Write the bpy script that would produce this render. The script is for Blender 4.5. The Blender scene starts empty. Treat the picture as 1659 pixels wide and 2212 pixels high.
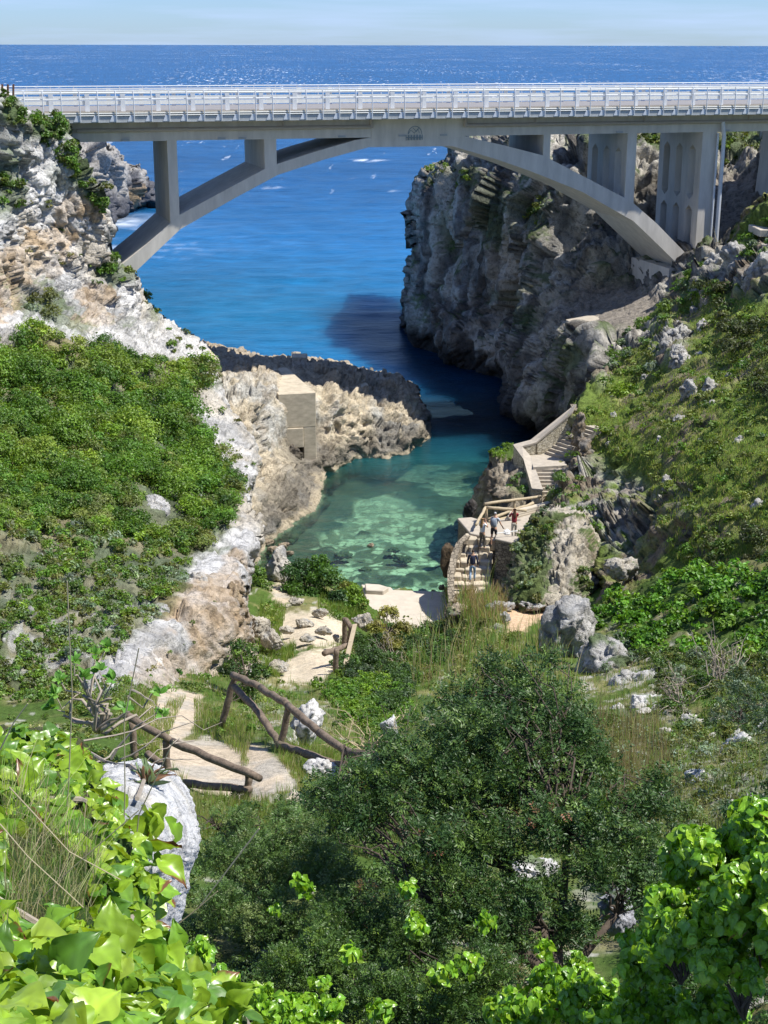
import bpy, bmesh, math, random
import numpy as np
from mathutils import Vector, Matrix

SC = bpy.context.scene
# ------------------------------------------------------------------ camera, light, exposure
FPX, CU, CV = 3150.0, 829.5, 1106.0
PITCH = math.radians(17.76)
ROLL = 0.0018
CAMZ = 28.0
_r = np.array([math.cos(ROLL), 0, math.sin(ROLL)])
_f = np.array([0, math.cos(PITCH), -math.sin(PITCH)])
_u = np.cross(_r, _f); _u /= np.linalg.norm(_u)
_f = np.cross(_u, _r)
cam_d = bpy.data.cameras.new("camera"); cam = bpy.data.objects.new("camera", cam_d)
SC.collection.objects.link(cam); SC.camera = cam
cam_d.sensor_fit = 'VERTICAL'; cam_d.sensor_height = 36; cam_d.lens = 36 * FPX / 2212.0
cam_d.clip_start = 0.1; cam_d.clip_end = 300000
M = Matrix(((_r[0], _u[0], -_f[0], 0), (_r[1], _u[1], -_f[1], 0), (_r[2], _u[2], -_f[2], CAMZ), (0, 0, 0, 1)))
cam.matrix_world = M

SUN_EL, SUN_AZ = math.radians(59), math.radians(-8)      # azimuth from +X towards +Y
world = bpy.data.worlds.new("World"); SC.world = world; world.use_nodes = True
wn = world.node_tree.nodes; wl = world.node_tree.links
bg = wn["Background"]
sky = wn.new("ShaderNodeTexSky"); sky.sky_type = 'NISHITA'; sky.sun_disc = False
sky.sun_elevation = SUN_EL; sky.sun_rotation = math.radians(90) - SUN_AZ
sky.altitude = 20; sky.air_density = 0.9; sky.dust_density = 0.25; sky.ozone_density = 4.0
bg.inputs[1].default_value = 0.10
tc = wn.new("ShaderNodeTexCoord")
mp = wn.new("ShaderNodeMapping"); mp.inputs['Scale'].default_value = (1.6, 1.6, 26); mp.inputs['Location'].default_value = (1.3, 0.2, 0.4)
cn = wn.new("ShaderNodeTexNoise"); cn.inputs['Scale'].default_value = 2.6; cn.inputs['Detail'].default_value = 7; cn.inputs['Roughness'].default_value = .55
cr = wn.new("ShaderNodeMapRange"); cr.inputs[1].default_value = .46; cr.inputs[2].default_value = .66; cr.inputs[3].default_value = 0; cr.inputs[4].default_value = .6
mx = wn.new("ShaderNodeMix"); mx.data_type = 'RGBA'
wl.new(tc.outputs['Generated'], mp.inputs[0]); wl.new(mp.outputs[0], cn.inputs[0]); wl.new(cn.outputs[0], cr.inputs[0])
wl.new(cr.outputs[0], mx.inputs[0]); wl.new(sky.outputs[0], mx.inputs[6]); mx.inputs[7].default_value = (7.0, 7.0, 6.9, 1)
tint = wn.new("ShaderNodeMix"); tint.data_type = 'RGBA'; tint.blend_type = 'MULTIPLY'; tint.inputs[0].default_value = 1; tint.inputs[7].default_value = (.59, .77, 1.14, 1)
wl.new(mx.outputs[2], tint.inputs[6]); wl.new(tint.outputs[2], bg.inputs[0])
sun_d = bpy.data.lights.new("sun", 'SUN'); sun = bpy.data.objects.new("sun", sun_d); SC.collection.objects.link(sun)
sun_d.energy = 5.0; sun_d.angle = math.radians(.53); sun_d.color = (1.0, .965, .90)
sdir = Vector((math.cos(SUN_EL) * math.cos(SUN_AZ), math.cos(SUN_EL) * math.sin(SUN_AZ), math.sin(SUN_EL)))
sun.rotation_euler = sdir.to_track_quat('Z', 'Y').to_euler()
SC.view_settings.view_transform = 'Standard'; SC.view_settings.look = 'None'
SC.view_settings.exposure = 0.5; SC.view_settings.gamma = 1.0
SC.render.engine = 'CYCLES'
try:
    SC.cycles.max_bounces = 7; SC.cycles.transparent_max_bounces = 8
    SC.cycles.diffuse_bounces = 3; SC.cycles.glossy_bounces = 3; SC.cycles.transmission_bounces = 4
    SC.cycles.caustics_reflective = False; SC.cycles.caustics_refractive = False
except Exception: pass

# ------------------------------------------------------------------ geometry helpers
def P(u, v, D):
    """world point seen at photo position (u, v) whose ground distance (world Y) is D"""
    u = np.asarray(u, float); v = np.asarray(v, float); D = np.asarray(D, float)
    a = (u - CU) / FPX; b = -(v - CV) / FPX
    d = _f + a[..., None] * _r + b[..., None] * _u
    return np.array([0, 0, CAMZ]) + d * (D / d[..., 1])[..., None]
def Dz(u, v, z):
    a = (u - CU) / FPX; b = -(v - CV) / FPX
    d = _f + a * _r + b * _u
    return d[1] * (z - CAMZ) / d[2]
def Pz(u, v, z): return P(u, v, Dz(u, v, z))
def V(a): return Vector(tuple(float(x) for x in a))

def _hash(ix, iy, iz, s):
    h = (ix * 374761393 + iy * 668265263 + iz * 2147483647 + s * 1274126177) & 0xFFFFFFFF
    h = ((h ^ (h >> 13)) * 1274126177) & 0xFFFFFFFF
    h = ((h ^ (h >> 16)) * 2246822519) & 0xFFFFFFFF
    return (h ^ (h >> 15)) & 0xFFFFFFFF
def vnoise(p, s=0):
    p = np.asarray(p, float); i = np.floor(p).astype(np.int64); f = p - i
    w = f * f * f * (f * (f * 6 - 15) + 10); r = 0
    for a in (0, 1):
        wa = w[..., 0] if a else 1 - w[..., 0]
        for b in (0, 1):
            wb = w[..., 1] if b else 1 - w[..., 1]
            for c in (0, 1):
                wc = w[..., 2] if c else 1 - w[..., 2]
                h = _hash(i[..., 0] + a, i[..., 1] + b, i[..., 2] + c, s) / 4294967295.0
                r = r + wa * wb * wc * h
    return r * 2 - 1
def fbm(p, o=4, s=0, g=.5):
    r = 0; a = 1; t = 0
    for k in range(o): r = r + a * vnoise(np.asarray(p) * 2.03 ** k + 17.3 * k, s + k); t += a; a *= g
    return r / t
def ridged(p, o=4, s=0):
    r = 0; a = 1; t = 0
    for k in range(o): r = r + a * (1 - 2 * np.abs(vnoise(np.asarray(p) * 2.07 ** k + 7.7 * k, s + k))); t += a; a *= .5
    return r / t
def worley(p, s=0):
    p = np.asarray(p, float); i = np.floor(p).astype(np.int64)
    f1 = np.full(p.shape[:-1], 9.); f2 = f1.copy(); cid = np.zeros(p.shape[:-1])
    for a in (-1, 0, 1):
        for b in (-1, 0, 1):
            for c in (-1, 0, 1):
                x, y, z = i[..., 0] + a, i[..., 1] + b, i[..., 2] + c
                h1 = _hash(x, y, z, s) / 4294967295.0; h2 = _hash(x, y, z, s + 11) / 4294967295.0; h3 = _hash(x, y, z, s + 23) / 4294967295.0
                d = np.sqrt((x + h1 - p[..., 0]) ** 2 + (y + h2 - p[..., 1]) ** 2 + (z + h3 - p[..., 2]) ** 2)
                m = d < f1; f2 = np.where(m, f1, np.minimum(f2, d)); cid = np.where(m, h1, cid); f1 = np.where(m, d, f1)
    return f1, f2, cid
def facet(p, s=0):
    """angular blocks: every random cell carries its own tilted plane"""
    p = np.asarray(p, float); i = np.floor(p).astype(np.int64); f1 = np.full(p.shape[:-1], 9.); out = np.zeros(p.shape[:-1])
    for a in (-1, 0, 1):
        for b in (-1, 0, 1):
            for c in (-1, 0, 1):
                x, y, z = i[..., 0] + a, i[..., 1] + b, i[..., 2] + c; H = [_hash(x, y, z, s + k) / 4294967295.0 for k in (0, 11, 23, 31, 41, 53, 61)]
                dx, dy, dz = p[..., 0] - x - H[0], p[..., 1] - y - H[1], p[..., 2] - z - H[2]; d = np.sqrt(dx * dx + dy * dy + dz * dz)
                m = d < f1; out = np.where(m, dx * (H[3] * 2 - 1) + dy * (H[4] * 2 - 1) + dz * (H[5] * 2 - 1.3) + (H[6] - .5) * .5, out); f1 = np.where(m, d, f1)
    return out
def sstep(x, a, b): t = np.clip((x - a) / (b - a), 0, 1); return t * t * (3 - 2 * t)
def mixc(a, b, m): return a + (np.asarray(b) - a) * m[..., None]

def tag(o, label=None, cat=None, group=None, kind=None):
    if label: o['label'] = label
    if cat: o['category'] = cat
    if group: o['group'] = group
    if kind: o['kind'] = kind
    return o
def link(name, me, parent=None):
    o = bpy.data.objects.new(name, me); SC.collection.objects.link(o)
    if parent is not None: o.parent = parent
    return o
def empty(name, loc, label, cat, group=None):
    o = bpy.data.objects.new(name, None); SC.collection.objects.link(o); o.location = V(loc); o.empty_display_size = .3
    return tag(o, label, cat, group)
def setcol(me, cols):
    at = me.color_attributes.new("Col", 'FLOAT_COLOR', 'POINT')
    c = np.ones((len(cols), 4), np.float32); c[:, :3] = cols
    at.data.foreach_set('color', c.ravel())
def npmesh(name, verts, faces, mat, parent=None, cols=None, smooth=False, origin=None):
    """faces: (n,k) int array with fixed k"""
    verts = np.asarray(verts, np.float32)
    if origin is None and parent is not None:
        origin = np.array(parent.location) if parent.parent is None else np.array(parent.location) + np.array(parent.parent.location)
        loc = (0, 0, 0)
    elif origin is None:
        origin = np.array([verts[:, 0].mean(), verts[:, 1].mean(), verts[:, 2].min()]); loc = origin
    else: loc = origin
    verts = verts - np.asarray(origin, np.float32)
    me = bpy.data.meshes.new(name); n, k = faces.shape
    me.vertices.add(len(verts)); me.vertices.foreach_set('co', verts.ravel())
    me.loops.add(n * k); me.loops.foreach_set('vertex_index', faces.astype(np.int32).ravel())
    me.polygons.add(n); me.polygons.foreach_set('loop_start', np.arange(0, n * k, k, dtype=np.int32))
    try: me.polygons.foreach_set('loop_total', np.full(n, k, np.int32))
    except Exception: pass
    me.polygons.foreach_set('use_smooth', np.full(n, smooth))
    me.update(calc_edges=True)
    if cols is not None: setcol(me, cols)
    if mat: me.materials.append(mat)
    o = link(name, me, parent); o.location = V(loc)
    return o

class MB:
    """collects polygons in world coordinates and builds one mesh"""
    def __init__(s): s.v = []; s.f = []; s.c = []; s.col = (1, 1, 1)
    def add(s, vs, fs):
        n = len(s.v)
        for p in vs: s.v.append(tuple(float(q) for q in p)); s.c.append(s.col)
        for f in fs: s.f.append(tuple(n + i for i in f))
    def box(s, o, ax, ay, az):
        o, ax, ay, az = map(np.asarray, (o, ax, ay, az))
        vs = [o, o + ax, o + ax + ay, o + ay]; vs += [p + az for p in vs]
        s.add(vs, [(3, 2, 1, 0), (4, 5, 6, 7), (0, 1, 5, 4), (1, 2, 6, 5), (2, 3, 7, 6), (3, 0, 4, 7)])
    def prism(s, poly, ex):
        poly = [np.asarray(p, float) for p in poly]; n = len(poly); ex = np.asarray(ex, float)
        s.add(poly + [p + ex for p in poly], [tuple(range(n))[::-1], tuple(range(n, 2 * n))] + [(i, (i + 1) % n, n + (i + 1) % n, n + i) for i in range(n)])
    def tube(s, pts, rad, seg=8, cap=True, wob=0, rng=None):
        pts = [np.asarray(p, float) for p in pts]
        if not hasattr(rad, '__len__'): rad = [rad] * len(pts)
        n = len(pts); vs = []; pa = None
        for i, p in enumerate(pts):
            t = pts[min(i + 1, n - 1)] - pts[max(i - 1, 0)]; t = t / (np.linalg.norm(t) + 1e-9)
            if pa is None:
                pa = np.cross(t, [0, 0, 1.]) if abs(t[2]) < .9 else np.cross(t, [1., 0, 0])
            a = pa - t * np.dot(pa, t); a /= np.linalg.norm(a) + 1e-9; b = np.cross(t, a); pa = a
            for k in range(seg):
                th = 2 * math.pi * k / seg; r = rad[i] * (1 + (wob * (rng.random() - .5) if wob else 0))
                vs.append(p + r * (a * math.cos(th) + b * math.sin(th)))
        fs = []
        for i in range(n - 1):
            for k in range(seg):
                k2 = (k + 1) % seg; fs.append((i * seg + k, i * seg + k2, (i + 1) * seg + k2, (i + 1) * seg + k))
        if cap: fs += [tuple(range(seg))[::-1], tuple((n - 1) * seg + k for k in range(seg))]
        s.add(vs, fs)
    def build(s, name, mat, parent=None, smooth=False, bevel=0, origin=None):
        v = np.array(s.v, float)
        if parent is not None:
            o = np.array(parent.location)
            if parent.parent is not None: o = o + np.array(parent.parent.location)
            loc = (0, 0, 0)
        else:
            o = np.array(origin) if origin is not None else np.array([v[:, 0].mean(), v[:, 1].mean(), v[:, 2].min()]); loc = o
        me = bpy.data.meshes.new(name); me.from_pydata([tuple(p) for p in (v - o)], [], s.f); me.update()
        setcol(me, np.array(s.c))
        if smooth: me.polygons.foreach_set('use_smooth', np.full(len(me.polygons), True))
        if bevel:
            bm = bmesh.new(); bm.from_mesh(me)
            es = [e for e in bm.edges if len(e.link_faces) == 2 and e.calc_face_angle(0) > .5]
            bmesh.ops.bevel(bm, geom=es, offset=bevel, segments=1, affect='EDGES'); bm.to_mesh(me); bm.free()
        me.materials.append(mat)
        ob = link(name, me, parent); ob.location = V(loc); return ob

# ------------------------------------------------------------------ materials
def newmat(name):
    m = bpy.data.materials.new(name); m.use_nodes = True
    nt = m.node_tree; nt.nodes.clear(); out = nt.nodes.new('ShaderNodeOutputMaterial')
    return m, nt, out
def nd(nt, t, **kw):
    n = nt.nodes.new(t)
    for k, v in kw.items():
        if k.startswith('i_'):
            key = k[2:]; key = int(key) if key.isdigit() else key.replace('_', ' ')
            n.inputs[key].default_value = v
        else: setattr(n, k, v)
    return n
def noise_n(nt, vec, scale, detail=5, rough=.6, dist=0):
    n = nd(nt, 'ShaderNodeTexNoise', i_Scale=scale, i_Detail=detail, i_Roughness=rough, i_Distortion=dist); nt.links.new(vec, n.inputs['Vector']); return n.outputs[0]
def mrange(nt, x, a, b, c, d):
    n = nd(nt, 'ShaderNodeMapRange'); nt.links.new(x, n.inputs[0])
    for i, q in enumerate((a, b, c, d)): n.inputs[i + 1].default_value = q
    return n.outputs[0]
def mix_n(nt, f, a, b, mode='MIX'):
    n = nd(nt, 'ShaderNodeMix', data_type='RGBA', blend_type=mode)
    for k, q in ((0, f), (6, a), (7, b)):
        if hasattr(q, 'links'): nt.links.new(q, n.inputs[k])
        else: n.inputs[k].default_value = q
    return n.outputs[2]
def math_n(nt, op, a, b):
    n = nd(nt, 'ShaderNodeMath', operation=op)
    for k, q in ((0, a), (1, b)):
        if hasattr(q, 'links'): nt.links.new(q, n.inputs[k])
        else: n.inputs[k].default_value = q
    return n.outputs[0]
def mat_surface(name, base=None, rough=.85, nscale=4, nlo=.75, nhi=1.15, bump=.4, bdist=.05, bscale=8, vor=0, spec=.3, stretch=(1, 1, 1), metal=0, detail=8, spk=None):
    """base None: colour from the vertex colours"""
    m, nt, out = newmat(name); L = nt.links
    geo = nd(nt, 'ShaderNodeNewGeometry'); mp = nd(nt, 'ShaderNodeMapping'); mp.inputs['Scale'].default_value = stretch
    L.new(geo.outputs['Position'], mp.inputs[0]); pos = mp.outputs[0]
    if base is None: at = nd(nt, 'ShaderNodeAttribute', attribute_name='Col'); col = at.outputs['Color']
    else: rgb = nd(nt, 'ShaderNodeRGB'); rgb.outputs[0].default_value = (*base, 1); col = rgb.outputs[0]
    n1 = noise_n(nt, pos, nscale, detail, .65)
    f = mrange(nt, n1, .3, .7, nlo, nhi)
    cm = nd(nt, 'ShaderNodeCombineColor'); [L.new(f, cm.inputs[i]) for i in range(3)]
    c2 = mix_n(nt, 1.0, col, cm.outputs[0], 'MULTIPLY')
    if spk:      # pits, lichen and grit: small crisp darker spots
        s1 = mrange(nt, noise_n(nt, pos, spk[0], 6, .75, .4), .40, .50, spk[1], 1.0); s2 = mrange(nt, noise_n(nt, pos, spk[0] * .23, 7, .7, .8), .36, .52, spk[1] + .12, 1.06); ss = math_n(nt, 'MULTIPLY', s1, s2)
        c3 = nd(nt, 'ShaderNodeCombineColor'); [L.new(ss, c3.inputs[i]) for i in range(3)]; c2 = mix_n(nt, 1.0, c2, c3.outputs[0], 'MULTIPLY')
    p = nd(nt, 'ShaderNodeBsdfPrincipled', i_Roughness=rough, i_Metallic=metal); p.inputs['Specular IOR Level'].default_value = spec
    L.new(c2, p.inputs['Base Color'])
    h = noise_n(nt, pos, bscale, 10, .7)
    if vor:
        vv = nd(nt, 'ShaderNodeTexVoronoi', feature='DISTANCE_TO_EDGE', i_Scale=vor); L.new(pos, vv.inputs['Vector'])
        e = mrange(nt, vv.outputs['Distance'], 0, .12, 0, .6); h = math_n(nt, 'ADD', h, e)
    b = nd(nt, 'ShaderNodeBump', i_Strength=bump, i_Distance=bdist); L.new(h, b.inputs['Height']); L.new(b.outputs[0], p.inputs['Normal'])
    L.new(p.outputs[0], out.inputs[0]); return m
def mat_leaf(name, rough=.45, trans=.35, spec=.4, tint=(1.25, 1.15, .45)):
    m, nt, out = newmat(name); L = nt.links
    at = nd(nt, 'ShaderNodeAttribute', attribute_name='Col')
    p = nd(nt, 'ShaderNodeBsdfPrincipled', i_Roughness=rough); p.inputs['Specular IOR Level'].default_value = spec
    L.new(at.outputs['Color'], p.inputs['Base Color'])
    t = nd(nt, 'ShaderNodeBsdfTranslucent'); L.new(mix_n(nt, 1.0, at.outputs['Color'], (*tint, 1), 'MULTIPLY'), t.inputs[0])
    mx = nd(nt, 'ShaderNodeMixShader', i_0=trans); L.new(p.outputs[0], mx.inputs[1]); L.new(t.outputs[0], mx.inputs[2]); L.new(mx.outputs[0], out.inputs[0]); return m
def mat_masonry(name, scale, c1, c2, mortar, stretch=(1, 1, 1.5), mw=.06):
    m, nt, out = newmat(name); L = nt.links
    geo = nd(nt, 'ShaderNodeNewGeometry'); mp = nd(nt, 'ShaderNodeMapping'); mp.inputs['Scale'].default_value = stretch; L.new(geo.outputs['Position'], mp.inputs[0])
    nz = nd(nt, 'ShaderNodeTexNoise', i_Scale=3.0); L.new(mp.outputs[0], nz.inputs['Vector'])
    wv = mix_n(nt, .12, mp.outputs[0], nz.outputs['Color'], 'ADD')
    v1 = nd(nt, 'ShaderNodeTexVoronoi', feature='DISTANCE_TO_EDGE', i_Scale=scale); v2 = nd(nt, 'ShaderNodeTexVoronoi', i_Scale=scale)
    L.new(wv, v1.inputs['Vector']); L.new(wv, v2.inputs['Vector'])
    sp = nd(nt, 'ShaderNodeSeparateColor'); L.new(v2.outputs['Color'], sp.inputs[0])
    c = mix_n(nt, sp.outputs[0], (*c1, 1), (*c2, 1))
    e = mrange(nt, v1.outputs['Distance'], mw * .4, mw, 0, 1)
    c = mix_n(nt, e, (*mortar, 1), c)
    n = mrange(nt, noise_n(nt, geo.outputs['Position'], 9, 6), .3, .7, .75, 1.15); cm = nd(nt, 'ShaderNodeCombineColor'); [L.new(n, cm.inputs[i]) for i in range(3)]
    c = mix_n(nt, 1.0, c, cm.outputs[0], 'MULTIPLY')
    p = nd(nt, 'ShaderNodeBsdfPrincipled', i_Roughness=.9); p.inputs['Specular IOR Level'].default_value = .2; L.new(c, p.inputs['Base Color'])
    b = nd(nt, 'ShaderNodeBump', i_Strength=.9, i_Distance=.06); L.new(e, b.inputs['Height']); L.new(b.outputs[0], p.inputs['Normal']); L.new(p.outputs[0], out.inputs[0]); return m
M_rock = mat_surface('limestone', None, .92, 2.2, .74, 1.16, 1.0, .30, 4.2, 0, .15, spk=(3.2, .58))
M_rockn = mat_surface('near_limestone', None, .9, 9, .76, 1.12, 1.0, .04, 20, 0, .15, spk=(16, .66))
M_soil = mat_surface('soil', None, .95, 5, .78, 1.12, .7, .06, 14, 0, .1, spk=(9, .72))
M_conc = mat_surface('bridge_concrete', (.60, .565, .50), .85, 1.6, .80, 1.1, .2, .02, 10, 0, .25, (1, 1, .22))
M_conc_old = mat_surface('cast_concrete', (.50, .43, .32), .9, 1.8, .72, 1.15, .4, .03, 12, 0, .2, (1, 1, 2.2))
M_slab = mat_surface('pale_concrete', (.52, .46, .37), .9, 1.6, .82, 1.08, .3, .02, 14, 0, .2)
M_step = mat_surface('step_stone', (.42, .37, .30), .9, 4, .8, 1.1, .4, .03, 12, 0, .2)
M_steel = mat_surface('galvanised_steel', (.60, .63, .66), .45, 4, .92, 1.05, .03, .005, 10, 0, .5)
M_steelw = mat_surface('pale_rail_steel', (.72, .73, .70), .5, 4, .92, 1.05, .03, .005, 10, 0, .5)
M_fascia = mat_surface('fascia_metal', (.38, .40, .40), .6, 2, .85, 1.1, .1, .01, 5, 0, .4)
M_pipe = mat_surface('pipe_plastic', (.38, .345, .30), .6, 2, .9, 1.05, .05, .01, 5, 0, .4)
M_rust = mat_surface('rusty_iron', (.16, .085, .06), .9, 20, .7, 1.2, .4, .01, 30, 0, .2)
M_asph = mat_surface('asphalt', (.23, .22, .215), .9, 3, .85, 1.1, .2, .01, 30)
M_wood = mat_surface('weathered_wood', (.19, .145, .105), .85, 10, .5, 1.4, .8, .02, 26, 0, .2, (1, 1, 1))
M_woodp = mat_surface('pale_wood', (.44, .36, .24), .85, 8, .75, 1.15, .4, .01, 26, 0, .2)
M_stain = mat_surface('blue_paint', (.20, .28, .32), .8, 3, .8, 1.1, .1, .01, 9)
M_mas = mat_masonry('field_stone', 4.6, (.33, .28, .21), (.20, .17, .13), (.10, .085, .065))
M_masp = mat_masonry('pale_field_stone', 4.6, (.66, .60, .46), (.50, .44, .31), (.24, .20, .14))
M_bark = mat_surface('bark', (.085, .065, .048), .9, 14, .6, 1.3, .6, .01, 40)
M_barkg = mat_surface('grey_twigs', (.33, .28, .22), .9, 14, .7, 1.2, .4, .01, 40)
M_leaf = mat_leaf('leaf')
M_leafg = mat_leaf('glossy_leaf', .42, .25, .35)
M_ivy = mat_leaf('ivy_leaf', .33, .32, .55, (1.3, 1.2, .4))
M_grass = mat_leaf('grass_blade', .6, .4, .3, (1.1, 1.1, .6))
# ------------------------------------------------------------------ terrain sheets (folded rock faces with their own depth)
def ptseg(px, py, poly):
    best = np.full(px.shape, 1e9); bx = px.copy(); by = py.copy(); inside = np.zeros(px.shape, bool); n = len(poly)
    for i in range(n):
        x0, y0 = poly[i]; x1, y1 = poly[(i + 1) % n]; dx, dy = x1 - x0, y1 - y0
        t = np.clip(((px - x0) * dx + (py - y0) * dy) / (dx * dx + dy * dy + 1e-9), 0, 1)
        qx = x0 + t * dx; qy = y0 + t * dy; d = np.hypot(px - qx, py - qy); m = d < best
        best = np.where(m, d, best); bx = np.where(m, qx, bx); by = np.where(m, qy, by)
        c = ((y0 > py) != (y1 > py)) & (px < (x1 - x0) * (py - y0) / (y1 - y0 + 1e-12) + x0); inside ^= c
    return best, bx, by, inside
def inpoly(px, py, poly): return ptseg(np.asarray(px, float), np.asarray(py, float), poly)[3]
class TPS:
    def __init__(s, ctrl, lam=2e-4):
        pts = []; 
        for c in ctrl:
            D = c[2] if len(c) == 3 else Dz(c[0], c[1], c[3])
            pts.append((c[0] / 1000., c[1] / 1000., 1000. / D))
        a = np.array(pts); s.x = a[:, :2]; n = len(a)
        r = np.linalg.norm(s.x[:, None] - s.x[None], axis=2); K = s.U(r) + lam * np.eye(n)
        Q = np.hstack([np.ones((n, 1)), s.x]); A = np.zeros((n + 3, n + 3)); A[:n, :n] = K; A[:n, n:] = Q; A[n:, :n] = Q.T
        s.w = np.linalg.solve(A, np.concatenate([a[:, 2], np.zeros(3)]))
    def U(s, r): return np.where(r > 1e-9, r * r * np.log(r + 1e-12), 0)
    def __call__(s, u, v):
        u = np.asarray(u, float) / 1000; v = np.asarray(v, float) / 1000; sh = u.shape; u = u.ravel(); v = v.ravel()
        o = s.w[-3] + s.w[-2] * u + s.w[-1] * v
        for k in range(len(s.x)): o = o + s.w[k] * s.U(np.hypot(u - s.x[k, 0], v - s.x[k, 1]))
        return 1000. / np.clip(o, 1.5, 1200).reshape(sh)
class Sheet:
    def __init__(s, name, poly, ctrl, step, disp, colf, mat, back=.25, margin=40, rnd=0, rdep=0, label=None, cat=None, kind='structure', group=None, lam=2e-4, clamp=None, jag=7):
        poly = [tuple(map(float, p)) for p in poly]; xs = [p[0] for p in poly]; ys = [p[1] for p in poly]
        U, Vv = np.meshgrid(np.arange(min(xs) - margin, max(xs) + margin, step), np.arange(min(ys) - margin, max(ys) + margin, step))
        q3 = np.stack([U, Vv, 0 * U], -1); wx = jag * (1.3 * fbm(q3 / 34., 3, 401) + .9 * fbm(q3 / 9., 2, 402)); wy = jag * (1.3 * fbm(q3 / 34., 3, 403) + .9 * fbm(q3 / 9., 2, 404))
        d, bx, by, ins = ptseg(U + wx, Vv + wy, poly); bx = bx - wx; by = by - wy; keep = ins | (d <= margin)
        uu = np.where(ins, U, bx); vv = np.where(ins, Vv, by); D = TPS(ctrl, lam)(uu, vv)
        if clamp: D = np.clip(D, *clamp)
        D = D + np.where(ins, 0, d * back)
        if rnd:
            q = np.clip(np.where(ins, d, 0) / rnd, 0, 1); D = D + rdep * (1 - np.sqrt(1 - (1 - q) ** 2))
        p = P(uu, vv, D)
        s.p0 = p; n = s.normals(p)
        vw = np.array([0, 0, CAMZ]) - p; vw /= np.linalg.norm(vw, axis=-1, keepdims=True); gz = .38 + .62 * sstep(np.abs(np.sum(n * vw, -1)), .06, .42)
        h = disp(p, n, D, uu, vv) * gz * (1 - .85 * sstep(np.where(ins, 0, d), 0, margin * .55)); p = p + n * h[..., None]
        n2 = s.normals(p)
        col = colf(p, n2, uu, vv, D)
        s.u0, s.v0, s.step = U[0, 0], Vv[0, 0], step; s.p, s.n, s.keep, s.ins, s.col, s.D = p, n2, keep, ins, col, D
        idx = np.full(U.shape, -1); idx[keep] = np.arange(keep.sum())
        a, b, c, e = idx[:-1, :-1], idx[:-1, 1:], idx[1:, 1:], idx[1:, :-1]; ok = (a >= 0) & (b >= 0) & (c >= 0) & (e >= 0)
        faces = np.stack([e[ok], c[ok], b[ok], a[ok]], 1)
        s.ob = npmesh(name, p[keep], faces, mat, None, col[keep], True)
        tag(s.ob, label, cat, group, kind)
    def normals(s, p):
        du = np.gradient(p, axis=1); dv = np.gradient(p, axis=0); n = np.cross(dv, du); n /= np.linalg.norm(n, axis=-1, keepdims=True) + 1e-9
        return n
    def at(s, u, v):
        i = np.clip(np.round((np.asarray(v) - s.v0) / s.step).astype(int), 0, s.p.shape[0] - 1); j = np.clip(np.round((np.asarray(u) - s.u0) / s.step).astype(int), 0, s.p.shape[1] - 1)
        return s.p[i, j], s.n[i, j]
    def depth(s, u, v): return s.at(u, v)[0][..., 1]

WHITE = np.array((.76, .74, .70)); GREY = np.array((.36, .355, .34)); OCHRE = np.array((.58, .42, .25)); TAN = np.array((.62, .52, .36))
BLACK = np.array((.085, .08, .075)); MOSS = np.array((.075, .125, .025)); SOIL = np.array((.50, .38, .24)); DRY = np.array((.30, .26, .12))
def blobs(u, v, L, ns=0, soft=.5):
    m = np.zeros(np.shape(u))
    for b in L:
        r = np.hypot((u - b[0]) / b[2], (v - b[1]) / b[3]); k = b[4] if len(b) > 4 else 1
        m = np.maximum(m, k * sstep(1 - r + ns, -soft, soft))
    return np.clip(m, 0, 1)
def rock_disp(big, mid, small, vert=1.0, s=0, ridge=.5):
    """big / mid / small: (wavelength m, amplitude m)"""
    def f(p, n, D, u, v):
        q = p * np.array([1, 1, vert])
        wq = q + .35 * big[0] * np.stack([vnoise(q / big[0], s + 5), vnoise(q / big[0], s + 6), vnoise(q / big[0], s + 7)], -1)
        h = big[1] * fbm(wq / big[0], 3, s)
        f1, f2, cid = worley(wq / mid[0], s + 3)
        h = h + mid[1] * 1.15 * facet(wq / mid[0], s + 3) + mid[1] * .3 * np.minimum(f2 - f1, .3)
        h = h + mid[1] * .6 * ridged(wq / (mid[0] * 1.6), 3, s + 9)
        g1, g2, gc = worley(q / small[0] + .3 * h[..., None], s + 13)
        h = h + small[1] * 1.15 * facet(q / small[0] + .3 * h[..., None], s + 13) + small[1] * .4 * np.minimum(g2 - g1, .3) + small[1] * .9 * fbm(q / (small[0] * .6), 3, s + 17)
        cr = np.abs(vnoise(wq / (mid[0] * .55) * np.array([1, 1, 1.6]), s + 41)) + .25 * np.abs(vnoise(q / small[0], s + 42)); h = h - mid[1] * .55 * np.exp(-(cr / .09) ** 2)
        cr = np.abs(vnoise(wq / small[0] * np.array([1, 1, 1.4]), s + 43)); h = h - small[1] * .8 * np.exp(-(cr / .13) ** 2)
        return h
    return f

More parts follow.
